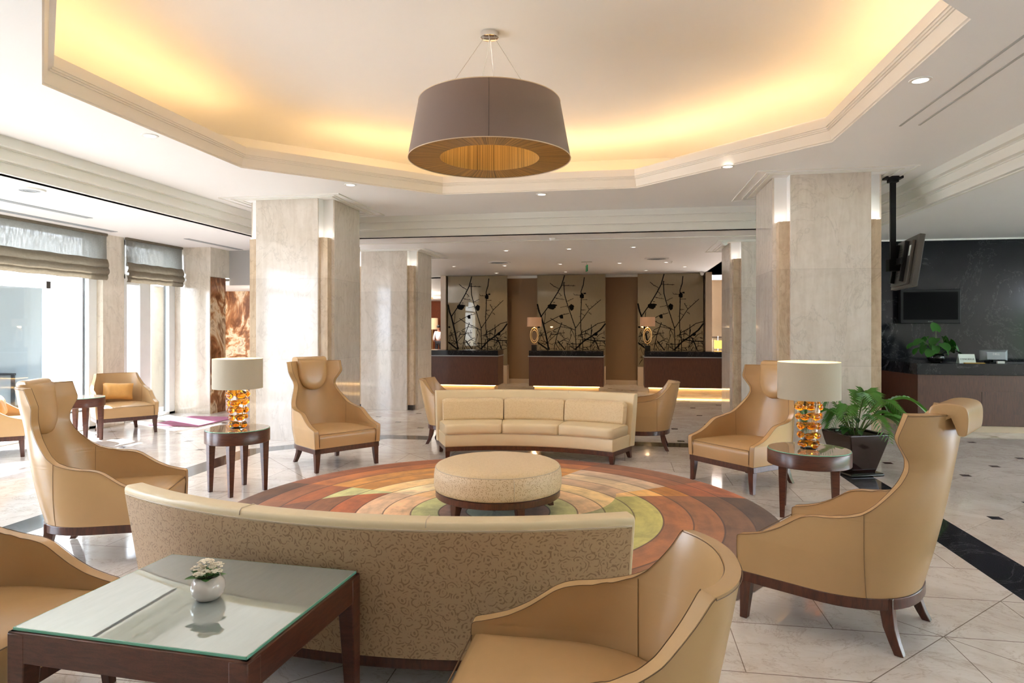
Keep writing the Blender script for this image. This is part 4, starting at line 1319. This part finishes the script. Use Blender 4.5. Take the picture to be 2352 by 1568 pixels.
an_ = thing('anthurium_plant', 'heart-leaved green plant in a round black bowl on the concierge desk', 'plant', (4.88, 11.38, 1.05))
b = MB(); b.lathe([(.001, 0), (.06, 0), (.10, .02), (.125, .07), (.118, .115), (.095, .14), (.085, .135), (.1, .11), (.001, .11)], 40); b.build('bowl', M['pot_black'], an_, smooth=70)
hl = leaf_mesh(.15, .075, -.03, True)
rn = random.Random(5); first = None
spots = [(.0, .0, .50), (-.24, -.05, .36), (-.28, .0, .22), (-.2, -.08, .27), (-.14, .06, .33), (.12, -.05, .38), (.2, .0, .34), (.26, -.04, .26), (.3, .03, .18), (.05, -.1, .30), (-.05, -.1, .26), (.15, .08, .40), (-.1, .1, .40), (.02, .12, .33), (.1, -.1, .22), (-.12, -.12, .2), (.22, .08, .24), (-.02, -.04, .38), (-.3, .06, .30)]
for k, (lx, ly, lz) in enumerate(spots):
    az = math.atan2(ly, lx + .001) + rn.uniform(-.5, .5)
    if first is None: o = first = hl.build('heart_leaf', M['leaf'], an_, smooth=180, recalc=False)
    else: o = first.copy(); COL.objects.link(o); o.parent = an_
    o.location = (lx, ly, lz); o.rotation_euler = (rn.uniform(-1.2, -.5), rn.uniform(-.3, .3), az - PI / 2); s = rn.uniform(.8, 1.15); o.scale = (s, s, s)
    if k == 0: o.rotation_euler = (1.1, .1, PI * .02)
    b = MB(); b.tube([(lx * .1, ly * .1, .11), (lx * .5, ly * .5, lz * .75), (lx, ly, lz)], .004, 5); b.build('stem', M['stem'], an_)

sg = thing('concierge_sign', 'small tent sign reading CONCIERGE on the granite desk top', 'sign', (5.24, 11.22, 1.05))
b = MB(); b.loft([[(-.115, -.05, .0), (.115, -.05, .0), (.115, -.044, 0), (-.115, -.044, 0)], [(-.115, .0, .14), (.115, .0, .14), (.115, .006, .14), (-.115, .006, .14)]]); sc_ = b.build('card', M['paper'], sg, smooth=0)
b = MB(); b.loft([[(-.115, .06, .0), (.115, .06, .0), (.115, .066, 0), (-.115, .066, 0)], [(-.115, .0, .14), (.115, .0, .14), (.115, .006, .14), (-.115, .006, .14)]]); b.build('card_stand', M['paper'], sg, smooth=0)
text('CONCIERGE', .036, M['ink'], sc_, (0, -.0285, .062), (PI / 2 - math.atan2(.05, .14), 0, 0), .0006)
b = MB(); b.box(-.12, .16, -.12, -.06, 0, .012); tag(b.build('leaflet', M['yellow'], smooth=0, loc=(5.30, 11.24, 1.05)), 'pale yellow leaflet lying in front of the CONCIERGE sign', 'leaflet')
mo = thing('computer_monitor', 'silver-grey monitor seen from behind on the concierge desk', 'monitor', (5.74, 11.42, 1.05))
b = MB(); b.loft([[(-.20, .06, .03), (.20, .06, .03), (.20, .06, .20), (-.20, .06, .20)], [(-.20, .04, .03), (.20, .04, .03), (.20, .04, .20), (-.20, .04, .20)], [(-.13, -.04, .05), (.13, -.04, .05), (.13, -.04, .17), (-.13, -.04, .17)]]); ms = b.build('back_shell', M['alu'], mo, smooth=30, bevel=.006)
b = MB(); b.box(-.19, .19, .06, .064, .04, .19); b.build('screen', M['screen'], mo, smooth=0)
b = MB(); b.box(-.03, .03, -.01, .04, 0, .06); b.box(-.11, .11, -.06, .10, 0, .012); b.build('stand', M['black'], mo, smooth=0, bevel=.004)
text('DELL', .045, M['white'], ms, (0, -.0415, .135), (PI / 2, 0, 0))
b = MB(); b.box(-.05, .05, -.02, .02, 0, .035); tag(b.build('card_box', M['white'], smooth=0, bevel=.004, loc=(5.72, 11.22, 1.05)), 'small white card box in front of the monitor on the granite desk', 'box')

# ------------------------------------------------------------------ reception
def reception_desk(label, x0, x1):
    y0 = 16.25; dp = .75; w = x1 - x0
    d = thing('reception_desk', label, 'desk', ((x0 + x1) / 2, y0, 0), 0, 'reception desks with black tops')
    h = w / 2
    b = MB(); b.box(-h + .12, h - .12, .15, dp - .1, 0, .15); b.build('plinth', M['stonelight'], d, smooth=0)
    b = MB(); b.box(-h, h, 0, dp, .15, .875); b.build('body', M['deskwood'], d, smooth=0, bevel=.004)
    b = MB(); b.box(-h - .02, h + .01, -.03, dp + .02, .875, .895); b.build('metal_reveal', M['alu'], d, smooth=0)
    b = MB(); b.box(-h, h, -.005, dp, .895, 1.025); b.build('granite_top', M['granite'], d, smooth=0, bevel=.004)
    b = MB(); b.box(-h + .1, h - .1, .11, .125, .125, .14); b.box(h - .125, h - .11, .15, dp - .1, .125, .14); b.box(-h + .11, -h + .125, .15, dp - .1, .125, .14)
    b.build('light_strip', M['warm_light'], d, smooth=0)
    return d
reception_desk('left reception desk, its end cut off by the far marble pillar', -5.4, -3.08)
reception_desk('middle reception desk directly behind the cream sofa', -2.30, -.46)
reception_desk('right reception desk running behind the right marble pillars', .52, 2.75)

def reception_lamp(label, x):
    L = thing('reception_lamp', label, 'lamp', (x, 16.45, 1.025), 0, 'gold lamps on the reception desks')
    b = MB(); b.box(-.065, .065, -.065, .065, 0, .14); b.build('base_block', M['pot_black'], L, smooth=0, bevel=.004)
    b = MB()
    b.tube([(0, 0, .14), (0, 0, .19)], .009, 8); b.tube([(0, 0, .56), (0, 0, .66)], .009, 8)
    for k in range(2):
        s = 1 if k == 0 else .72
        b.tube([(.10 * s * math.cos(a * PI / 24), .02 * k, .375 + .19 * s * math.sin(a * PI / 24)) for a in range(49)], .013 if k == 0 else .009, 8)
    b.build('oval_stem', M['gold'], L, smooth=60)
    b = MB(); b.lathe([(.182, .605), (.182, .83)], 48); b.lathe([(.180, .83), (.180, .605)], 48, 1); b.build('lamp_shade', [M['shade_pink'], M['shade_in']], L, smooth=40, recalc=False)
    b = MB(); b.ball((0, 0, .70), .03, .03, .04, 10, 6); b.build('bulb', M['bulb'], L, smooth=180)
    lamp('lamp_light', 'POINT', (0, 0, .62), LIGHT['lamp'] * .7, (1, .72, .42), .04, parent=L)
    return L
reception_lamp('gold oval lamp on the left end of the middle reception desk', -2.19)
reception_lamp('gold oval lamp on the left end of the right reception desk', .60)

MAIN = [([(480, 160), (445, 275), (400, 355), (320, 480), (215, 620)], 9), ([(172, 480), (190, 560), (215, 620), (240, 710), (270, 830), (290, 930), (300, 1000)], 14),
        ([(315, 245), (350, 275), (415, 310)], 5), ([(445, 272), (520, 276), (600, 278)], 5), ([(472, 235), (478, 370), (500, 450), (540, 570), (600, 745), (605, 870), (612, 1000)], 8),
        ([(700, 185), (690, 270), (665, 340), (668, 470), (660, 620), (662, 760), (680, 850), (685, 1000)], 8), ([(605, 750), (680, 650), (755, 545), (820, 490), (885, 435)], 6),
        ([(715, 480), (755, 545)], 5), ([(675, 800), (760, 760), (850, 700), (935, 680)], 7), ([(590, 998), (690, 900), (800, 830), (880, 770), (935, 700)], 13),
        ([(240, 710), (330, 660), (430, 610), (530, 585)], 6), ([(320, 640), (400, 690), (500, 730), (600, 775)], 6), ([(360, 770), (440, 735), (520, 750), (590, 770)], 5),
        ([(450, 690), (400, 810), (370, 940), (360, 1000)], 7), ([(300, 900), (380, 825), (480, 800)], 5), ([(690, 870), (800, 890), (935, 895)], 9), ([(400, 890), (450, 950), (485, 995)], 9),
        ([(240, 800), (205, 850), (190, 900)], 5), ([(175, 910), (230, 950), (290, 992)], 13), ([(370, 410), (430, 425), (480, 432)], 4), ([(500, 455), (545, 435), (580, 420)], 4),
        ([(430, 520), (510, 505)], 4), ([(665, 435), (735, 435)], 4), ([(590, 380), (660, 385)], 4), ([(265, 570), (258, 640), (248, 705)], 5), ([(800, 850), (840, 930), (865, 995)], 9),
        ([(780, 710), (775, 850), (770, 990)], 5), ([(350, 460), (375, 462)], 4), ([(665, 545), (715, 548)], 4), ([(400, 345), (450, 390)], 4), ([(705, 610), (670, 590)], 4), ([(745, 575), (780, 600)], 4)]
BLOB = [(335, 510, 48, 34), (372, 495, 24, 12), (555, 520, 28, 40), (575, 510, 14, 10), (445, 625, 24, 24), (675, 392, 26, 30), (705, 365, 18, 10), (830, 818, 22, 22), (187, 740, 16, 12)]
def branch_panel(label, x0, x1):
    yf = 18.5; w = x1 - x0
    p = thing('branch_panel', label, 'panel', ((x0 + x1) / 2, yf, 0), 0, 'glass panels printed with black branches')
    b = MB(); b.box(-w / 2, w / 2, 0, .03, .52, ZL - .01); gs = b.build('glass_sheet', M['branch_panel'], p, smooth=0)
    b = MB(); b.box(-w / 2, w / 2, -.05, .3, 0, .52); b.build('stone_base', M['stonelight'], p, smooth=0, bevel=.004)
    rn = random.Random(77)
    b = MB()
    def P(px, py): return Vector(((px - 170) / 765 * w - w / 2, -.003, min(ZL - .02, max(.54, 1.6 + .01228 * (152 - py / 4.9)))))
    def strip(pts, wd, taper=.55):
        q = [P(*t) for t in pts]
        n = len(q); rows = []
        for i in range(n):
            d = (q[min(n - 1, i + 1)] - q[max(0, i - 1)]).normalized(); nn = Vector((-d.z, 0, d.x))
            k = wd * .0025 * .62 * (1 - (1 - taper) * i / max(1, n - 1))
            rows.append([q[i] + nn * k, q[i] - nn * k])
        vs = [v for r in rows for v in r]
        b.add(vs, [(2 * i, 2 * i + 1, 2 * i + 3, 2 * i + 2) for i in range(n - 1)])
    for pts, wd in MAIN:
        strip(pts, wd, 1.0 if wd > 8 else .8)
        for p0, p1 in zip(pts, pts[1:]):
            for m in range(2):
                t = rn.random(); x = p0[0] + (p1[0] - p0[0]) * t; y = p0[1] + (p1[1] - p0[1]) * t
                a = rn.uniform(0, 2 * PI); l = rn.uniform(10, 26)
                strip([(x, y), (x + l * math.cos(a), y + l * math.sin(a))], 4, .3)
    for k in range(130):
        px = rn.uniform(178, 927); py = rn.choice([rn.uniform(760, 1000), rn.uniform(880, 1165)])
        a = rn.choice([rn.uniform(-.6, .6), rn.uniform(.9, 2.2)]); l = rn.uniform(40, 130)
        m = (px + l * .5 * math.cos(a) + rn.uniform(-9, 9), py + l * .5 * math.sin(a) + rn.uniform(-9, 9))
        e = (min(930, max(174, px + l * math.cos(a))), py + l * math.sin(a))
        m = (min(930, max(174, m[0])), m[1])
        strip([(px, py), m, e], rn.uniform(3, 8), .5)
    for cx, cy, rx, ry in BLOB:
        n = 18; vs = [P(cx, cy)]
        for i in range(n):
            k = rn.uniform(.72, 1.12); vs.append(P(max(172, cx + rx * k * math.cos(2 * PI * i / n)), cy + ry * k * math.sin(2 * PI * i / n)))
        b.add(vs, [(0, 1 + i, 1 + (i + 1) % n) for i in range(n)])
    b.build('branch_print', M['print'], gs, smooth=0, recalc=False)
    return p
branch_panel('leftmost branch-printed glass panel, beside the wooden hall, reflecting the windows', -4.98, -3.24)
branch_panel('middle branch-printed glass panel above the middle reception desk', -2.38, -.47)
branch_panel('rightmost branch-printed glass panel above the right reception desk', .41, 2.16)

# small things beyond the reception
st = thing('sign_stand', 'small yellow notice on a slim stand in the dark doorway right of reception', 'sign', (2.78, 20.2, 0))
b = MB(); b.lathe([(.001, 0), (.15, 0), (.15, .015), (.001, .02)], 24); b.tube([(0, 0, .015), (0, 0, 1.35)], .012, 8); b.build('pole', M['chrome'], st)
b = MB(); b.box(-.11, .11, -.015, -.005, .98, 1.22); b.build('notice', M['yellow'], st, smooth=0)
hr = thing('handrail', 'dark handrail with a glass balustrade in the doorway right of reception', 'railing', (2.4, 20.8, 0))
b = MB(); b.box(0, 3, -.03, .03, 1.28, 1.33); b.build('rail', M['plinth'], hr, smooth=0)
b = MB(); b.box(0, 3, -.006, .006, .05, 1.28); b.build('glass_sheet', M['pane'], hr, smooth=0)
b = MB()
for x in (.05, 1.5, 2.95): b.box(x - .02, x + .02, -.02, .02, 0, 1.28)
b.build('posts', M['chrome'], hr, smooth=0)
sh = thing('display_shelf', 'wooden display shelf with red top panel in the far hall', 'shelf', (-8.75, 34.2, 0))
b = MB(); b.box(-.42, -.36, 0, .5, 0, 2.75); b.box(.36, .42, 0, .5, 0, 2.75); b.box(-.42, .42, .45, .5, 0, 2.75); b.build('carcass', M['redwood'], sh, smooth=0)
for z in (.3, .75, 1.2, 1.75, 2.1): b = MB(); b.box(-.36, .36, .0, .45, z, z + .05); b.build('shelf_board', M['frame_white'], sh, smooth=0)
b = MB(); b.box(-.36, .36, -.01, .02, 2.2, 2.7); b.build('red_panel', M['red'], sh, smooth=0)
hl_ = thing('hall_lamp', 'pale drum lamp glowing in the far wooden hall', 'lamp', (-9.95, 33.8, 0))
b = MB(); b.lathe([(.001, 0), (.2, 0), (.2, .03), (.02, .05), (.02, 1.55), (.001, 1.55)], 20); b.build('stand', M['gold'], hl_, smooth=40)
b = MB(); b.lathe([(.3, 1.5), (.3, 2.1)], 32); b.build('lamp_shade', M['shade_in'], hl_, smooth=60)
b = MB(); b.ball((0, 0, 1.8), .06, .06, .08, 10, 6); b.build('bulb', M['bulb'], hl_, smooth=180)
# person in the far hall, walking away
pe = thing('person', 'person in a white shirt and dark trousers walking away in the far hall', 'person', (-9.10, 32.0, 0))
def skin_mesh(name, verts, edges, rad, mat, parent):
    me = bpy.data.meshes.new(name); me.from_pydata(verts, edges, []); me.materials.append(mat)
    o = bpy.data.objects.new(name, me); COL.objects.link(o); o.parent = parent
    s = o.modifiers.new('skin', 'SKIN'); s.use_smooth_shade = True
    for i, r in enumerate(rad): me.skin_vertices[0].data[i].radius = (r, r) if not isinstance(r, tuple) else r
    me.skin_vertices[0].data[0].use_root = True
    m = o.modifiers.new('subdivision', 'SUBSURF'); m.levels = 1; m.render_levels = 2
    return o
hv = [(0, 0, .9), (0, 0, 1.1), (0, 0, 1.32), (0, 0, 1.42), (0, .01, 1.5), (0, .02, 1.6), (0, .01, 1.66),
      (.16, 0, 1.36), (.22, -.03, 1.12), (.2, .1, .92), (-.16, 0, 1.36), (-.23, -.03, 1.12), (-.24, .03, .88),
      (.09, 0, .86), (.10, .06, .48), (.10, -.06, .08), (.10, .08, .035), (-.09, 0, .86), (-.10, -.05, .48), (-.10, -.20, .10), (-.10, -.08, .035)]
he = [(0, 1), (1, 2), (2, 3), (3, 4), (4, 5), (5, 6), (2, 7), (7, 8), (8, 9), (2, 10), (10, 11), (11, 12), (0, 13), (13, 14), (14, 15), (15, 16), (0, 17), (17, 18), (18, 19), (19, 20)]
hr_ = [(.13, .10), (.13, .10), (.15, .10), (.06, .06), (.065, .075), (.08, .095), (.06, .07), .06, .045, .035, .06, .045, .035, .085, .06, .045, .04, .085, .06, .045, .04]
skin_mesh('body', hv, he, hr_, M['skin'], pe)
sv = [hv[i] for i in (0, 1, 2, 7, 8, 10, 11)] + [(.205, .07, .98), (-.238, .01, .95)]
skin_mesh('shirt', sv, [(0, 1), (1, 2), (2, 3), (3, 4), (4, 7), (2, 5), (5, 6), (6, 8)], [(.15, .12), (.15, .12), (.17, .12), .075, .06, .075, .06, .05, .05], M['shirt'], pe)
tv_ = [hv[0], hv[13], hv[14], hv[15], hv[17], hv[18], hv[19]]
skin_mesh('trousers', tv_, [(0, 1), (1, 2), (2, 3), (0, 4), (4, 5), (5, 6)], [(.15, .12), .10, .075, .06, .10, .075, .06], M['trousers'], pe)
b = MB(); b.ball((0, .0, 1.655), .088, .10, .09, 14, 10); b.build('hair', M['hair'], pe, smooth=180)

# ------------------------------------------------------------------ ceiling fittings
def downlight(x, y, z, label, grp, power=0, color=(1, .98, .96), r=.055):
    d = thing('ceiling_downlight', label, 'downlight', (x, y, z), 0, grp)
    b = MB(); b.lathe([(r + .022, 0), (r + .02, -.006), (r, -.008), (r - .004, -.002)], 24); b.build('rim', M['white'], d, smooth=60)
    b = MB(); b.lathe([(r - .004, -.003), (r * .55, .0), (.001, .0)], 20); b.move(Matrix.Translation((0, 0, -.002))); b.build('glow', M['spot_glow'], d, smooth=60)
    if power: lamp('spot_beam', 'SPOT', (0, 0, -.03), power, color, .05, spot=2.5, parent=d)
    return d
G1 = 'downlights in the ceiling ring around the tray'
for x, y, lb in ((-4.42, 5.60, 'left of the tray cornice'), (-3.42, 7.95, 'at the tray corner above the left pillar'), (-1.09, 8.95, 'beyond the middle of the tray edge'), (1.17, 7.75, 'at the tray corner before the right pillar'), (2.16, 5.28, 'right of the tray, beside the twin grooves')):
    downlight(x, y, ZR, 'recessed downlight ' + lb, G1, LIGHT['ring'])
for x, y in ((-4.42, 2.6), (-1.1, 2.0), (2.16, 2.6)):
    lamp('spot_beam', 'SPOT', (x, y, ZR - .03), LIGHT['ring'] * 1.4, (1, .98, .96), .06, spot=2.4)  # added fill spots near the camera, no fittings belong to them
G2 = 'small downlights in the reception ceiling'
for x, y in ((-2.22, 12.56), (-1.0, 12.48), (.2, 12.4), (-1.44, 15.44), (-2.8, 15.65), (-.07, 15.45), (-4.05, 15.6), (.98, 15.4), (-1.5, 17.6), (-3.4, 17.7), (.6, 17.5), (1.5, 16.6)):
    downlight(x, y, ZL, 'small recessed downlight in the ceiling over the reception desks', G2, LIGHT['reception'], (1, .70, .40), .04)
def diffuser(x, y, label, r=.26):
    d = thing('ceiling_air_diffuser', label, 'air vent', (x, y, ZL), 0, 'round air diffusers')
    b = MB(); b.lathe([(r, 0), (r - .01, -.018), (r - .05, -.02), (r - .06, -.004)], 48); b.build('rim', M['white'], d, smooth=40)
    b = MB()
    for q in (.8, .6, .4, .2): b.lathe([(r * q, -.002), (r * q - .005, -.016), (r * q - .03, -.018), (r * q - .035, -.002)], 40)
    b.build('louvre_rings', M['grille'], d, smooth=40)
diffuser(-2.77, 14.8, 'round ceiling air diffuser above the left reception desk')
diffuser(.72, 14.5, 'round ceiling air diffuser above the right reception desk')
diffuser(-6.30, 6.15, 'plain round air diffuser in the low ceiling near the windows', .15)
def slot(x0, x1, y0, y1, label):
    b = MB(); b.box(x0, x1, y0, y1, ZL - .006, ZL)
    n = max(2, int((x1 - x0) / .03))
    o = tag(b.build('ceiling_slot_vent', M['grille'], smooth=0, bevel=.001), label, 'air vent', 'linear slot vents near the windows')
slot(-7.86, -7.74, 5.6, 9.1, 'long grey slot vent in the ceiling nearest the blinds')
slot(-7.20, -7.10, 5.4, 7.9, 'pale slot vent in the ceiling above the left wing chair')
slot(-7.26, -7.16, 10.0, 11.6, 'slot vent in the ceiling ending at the left marble pillar')
def detector(x, y, label):
    b = MB(); b.lathe([(.001, -.045), (.035, -.045), (.045, -.03), (.055, -.008), (.055, 0), (.001, 0)], 24)
    tag(b.build('ceiling_smoke_detector', M['white'], smooth=50, loc=(x, y, ZL)), label, 'smoke detector', 'ceiling smoke detectors')
detector(-1.156, 10.95, 'white smoke detector on the ceiling just beyond the stepped beam')
detector(1.05, 15.2, 'white smoke detector on the ceiling right of the right diffuser')
def camera_dome(x, y, z, label):
    d = thing('ceiling_camera', label, 'camera', (x, y, z), 0, 'ceiling cameras')
    b = MB(); b.lathe([(.001, 0), (.06, 0), (.06, -.03), (.001, -.03)], 24); b.build('mount', M['white'], d, smooth=40)
    b = MB(); b.ball((0, 0, -.045), .05, .05, .05, 16, 10); b.build('camera_dome', M['white'], d, smooth=180)
camera_dome(1.72, 11.75, ZL, 'white dome camera at the corner of the far right pillar')
camera_dome(2.1, 18.3, ZL, 'white dome camera above the rightmost branch panel')
ex = thing('hanging_exit_sign', 'green exit sign hanging edge-on from the reception ceiling', 'sign', (-.80, 15.0, ZL))
b = MB(); b.box(-.12, .12, -.015, .015, -.015, 0); b.tube([(0, 0, -.01), (0, 0, -.08)], .006, 6); b.build('ceiling_bracket', M['metal'], ex)
b = MB(); b.box(-.012, .012, -.12, .12, -.22, -.08); b.move(Matrix.Rotation(.18, 4, 'Z')); b.build('sign_plate', M['exit_green'], ex, smooth=0, bevel=.002)
for k, (x, y) in enumerate(((-8.6, 27.5), (-9.7, 31.5))):
    d = thing('hall_ceiling_lamp', ('nearer' if k == 0 else 'farther') + ' gold-rimmed bowl lamp on the ceiling of the far hall', 'lamp', (x, y, ZL), 0, 'bowl lamps in the far hall')
    b = MB(); b.lathe([(.45, 0), (.45, -.06), (.42, -.06)], 32); b.build('rim', M['gold'], d, smooth=40)
    b = MB(); b.lathe([(.42, -.04), (.3, -.14), (.001, -.18)], 32); b.build('bowl', M['shade_in'], d, smooth=60)
    lamp('hall_light', 'POINT', (0, 0, -.9), LIGHT['hall'] * 2, (1, .9, .8), .2, parent=d)
lamp('hall_light', 'POINT', (-9.5, 23, 1.4), LIGHT['hall'] * .8, (1, .9, .8), .2)  # added fill light in the middle of the hall, no lamp there
lamp('corridor_fill', 'POINT', (-7.2, 12.6, 1.9), 6, (1, .92, .82), .1)  # added fill light for the corridor, without a fitting

# ------------------------------------------------------------------ outside
b = MB(); b.box(-11.2, -11.0, 11.25, 12.45, -.1, 3.2)
struct(b.build('exterior_wall_white', M['outwall'], smooth=0))
b = MB(); b.box(-11.2, -11.0, 8.6, 11.25, 2.5, 3.2)
struct(b.build('exterior_wall_over_doors', M['outwall'], smooth=0))
b = MB(); b.box(-20, -11.0, 7.5, 26, 3.2, 3.4); b.box(-14.2, -11.0, 12.45, 12.6, -.1, 2.6)  # roof slab added to block sky light from the view beyond the doors
struct(b.build('exterior_shade_roof', M['outwall'], smooth=0))
b = MB(); b.box(-17.2, -17, 7, 27, -.1, 3.2); b.box(-17, -11.2, 7.5, 7.6, -.1, 3.2); b.box(-17, -11.2, 26, 26.1, -.1, 3.2)  # end walls added with the roof to keep the view dark
for k in range(8): b.box(-17.0, -16.95, 7, 27, .3 + k * .42, .36 + k * .42)
struct(b.build('exterior_facade', M['outgrey'], smooth=0))
b = MB()
for y in (13.4, 15.6, 18.0, 20.5): b.box(-11.3, -11.05, y, y + .22, -.14, 3.2)
struct(b.build('exterior_posts', M['outwall'], smooth=0))
for k, (y0, y1) in enumerate(((9.95, 11.25), (8.6, 9.95))):
    d = struct(thing('door_%d' % (k + 5), '', '')); del d['label']; del d['category']; d.location = (-11.1, 0, 0)
    b = MB(); b.box(-.05, .05, y0, y0 + .1, 0, 2.5); b.box(-.05, .05, y1 - .1, y1, 0, 2.5); b.box(-.05, .05, y0, y1, 2.36, 2.5); b.box(-.05, .05, y0, y1, 0, .1)
    b.build('door_frame', M['frame_white'], d, smooth=0)
    b = MB(); b.box(-.005, .005, y0 + .1, y1 - .1, .1, 2.36); b.build('door_pane', M['pane_out'], d, smooth=0)
    b = MB(); b.tube([(.09, y0 + .16, .3), (.09, y0 + .16, 2.2)], .016, 8); b.build('door_pull', M['metal'], d)
def parasol(label, x, y):
    p = thing('terrace_parasol', label, 'parasol', (x, y, -.14), 0, 'parasols on the terrace')
    b = MB(); b.tube([(0, 0, 0), (0, 0, 2.6)], .03, 8); b.box(-.3, .3, -.3, .3, 0, .08); b.build('pole', M['frame_white'], p)
    b = MB(); b.loft([[(r * math.cos(k * PI / 4), r * math.sin(k * PI / 4), z) for k in range(8)] for r, z in ((1.5, 2.0), (.02, 2.55))], caps=False); b.build('canopy', M['parasol'], p, smooth=0)
    b = MB(); b.loft([[(1.5 * math.cos(k * PI / 4), 1.5 * math.sin(k * PI / 4), z) for k in range(8)] for z in (1.88, 2.0)], caps=False); b.build('valance', M['parasol_red'], p, smooth=0)
parasol('red-edged white parasol on the terrace seen through the left glass doors', -15.2, 15.1)
parasol('red-edged white parasol on the terrace seen through the narrow glass door', -14.4, 19.0)
def terrace_set(label, lc, x, y, rz):
    t = thing('terrace_table', label, 'table', (x, y, -.14), rz, 'dark tables on the terrace')
    b = MB(); b.box(-.4, .4, -.4, .4, .70, .74); b.build('table_top', M['outdark'], t, smooth=0)
    for sx in (-1, 1):
        for sy in (-1, 1): b = MB(); b.box(sx * .35 - .03, sx * .35 + .03, sy * .35 - .03, sy * .35 + .03, 0, .7); b.build('leg', M['outdark'], t, smooth=0)
    for k, s in enumerate((-1, 1)):
        c = thing('terrace_chair', lc[k], 'chair', (x + s * .75 * math.cos(rz), y + s * .75 * math.sin(rz), -.14), rz + (0 if s < 0 else PI), 'dark chairs on the terrace')
        b = MB(); b.box(-.25, .25, -.25, .25, .38, .44); b.build('seat', M['outdark'], c, smooth=0, bevel=.01)
        b = MB(); b.box(-.27, -.22, -.25, .25, .42, .85); b.build('backrest', M['outdark'], c, smooth=0, bevel=.01)
        for sx in (-1, 1):
            for sy in (-1, 1): b = MB(); b.box(sx * .22 - .02, sx * .22 + .02, sy * .22 - .02, sy * .22 + .02, 0, .4); b.build('leg', M['outdark'], c, smooth=0)
terrace_set('dark terrace table seen through the glass doors at the left frame edge', ('dark terrace chair left of the table behind the left glass doors', 'dark terrace chair right of the table behind the left glass doors'), -13.6, 12.6, .4)
terrace_set('dark terrace table seen through the narrow glass door', ('dark terrace chair on the far side seen through the narrow glass door', 'dark terrace chair on the near side seen through the narrow glass door'), -12.2, 16.2, 1.0)

b = MB(); rn = random.Random(3)
for k in range(60):
    y = -14 + 32 * k / 59; h = rn.uniform(1.6, 2.6)
    b.ball((20 + rn.uniform(-.5, .5), y, h * .5 - .14), rn.uniform(.8, 1.2), .8, h * .6, 10, 7, 0, .18, rn)
o = b.build('garden_hedge', M['leaf_dark'], smooth=0)
o['kind'] = 'stuff'; o['label'] = 'green garden hedge outside, mirrored in the right pillar'; o['category'] = 'hedge'
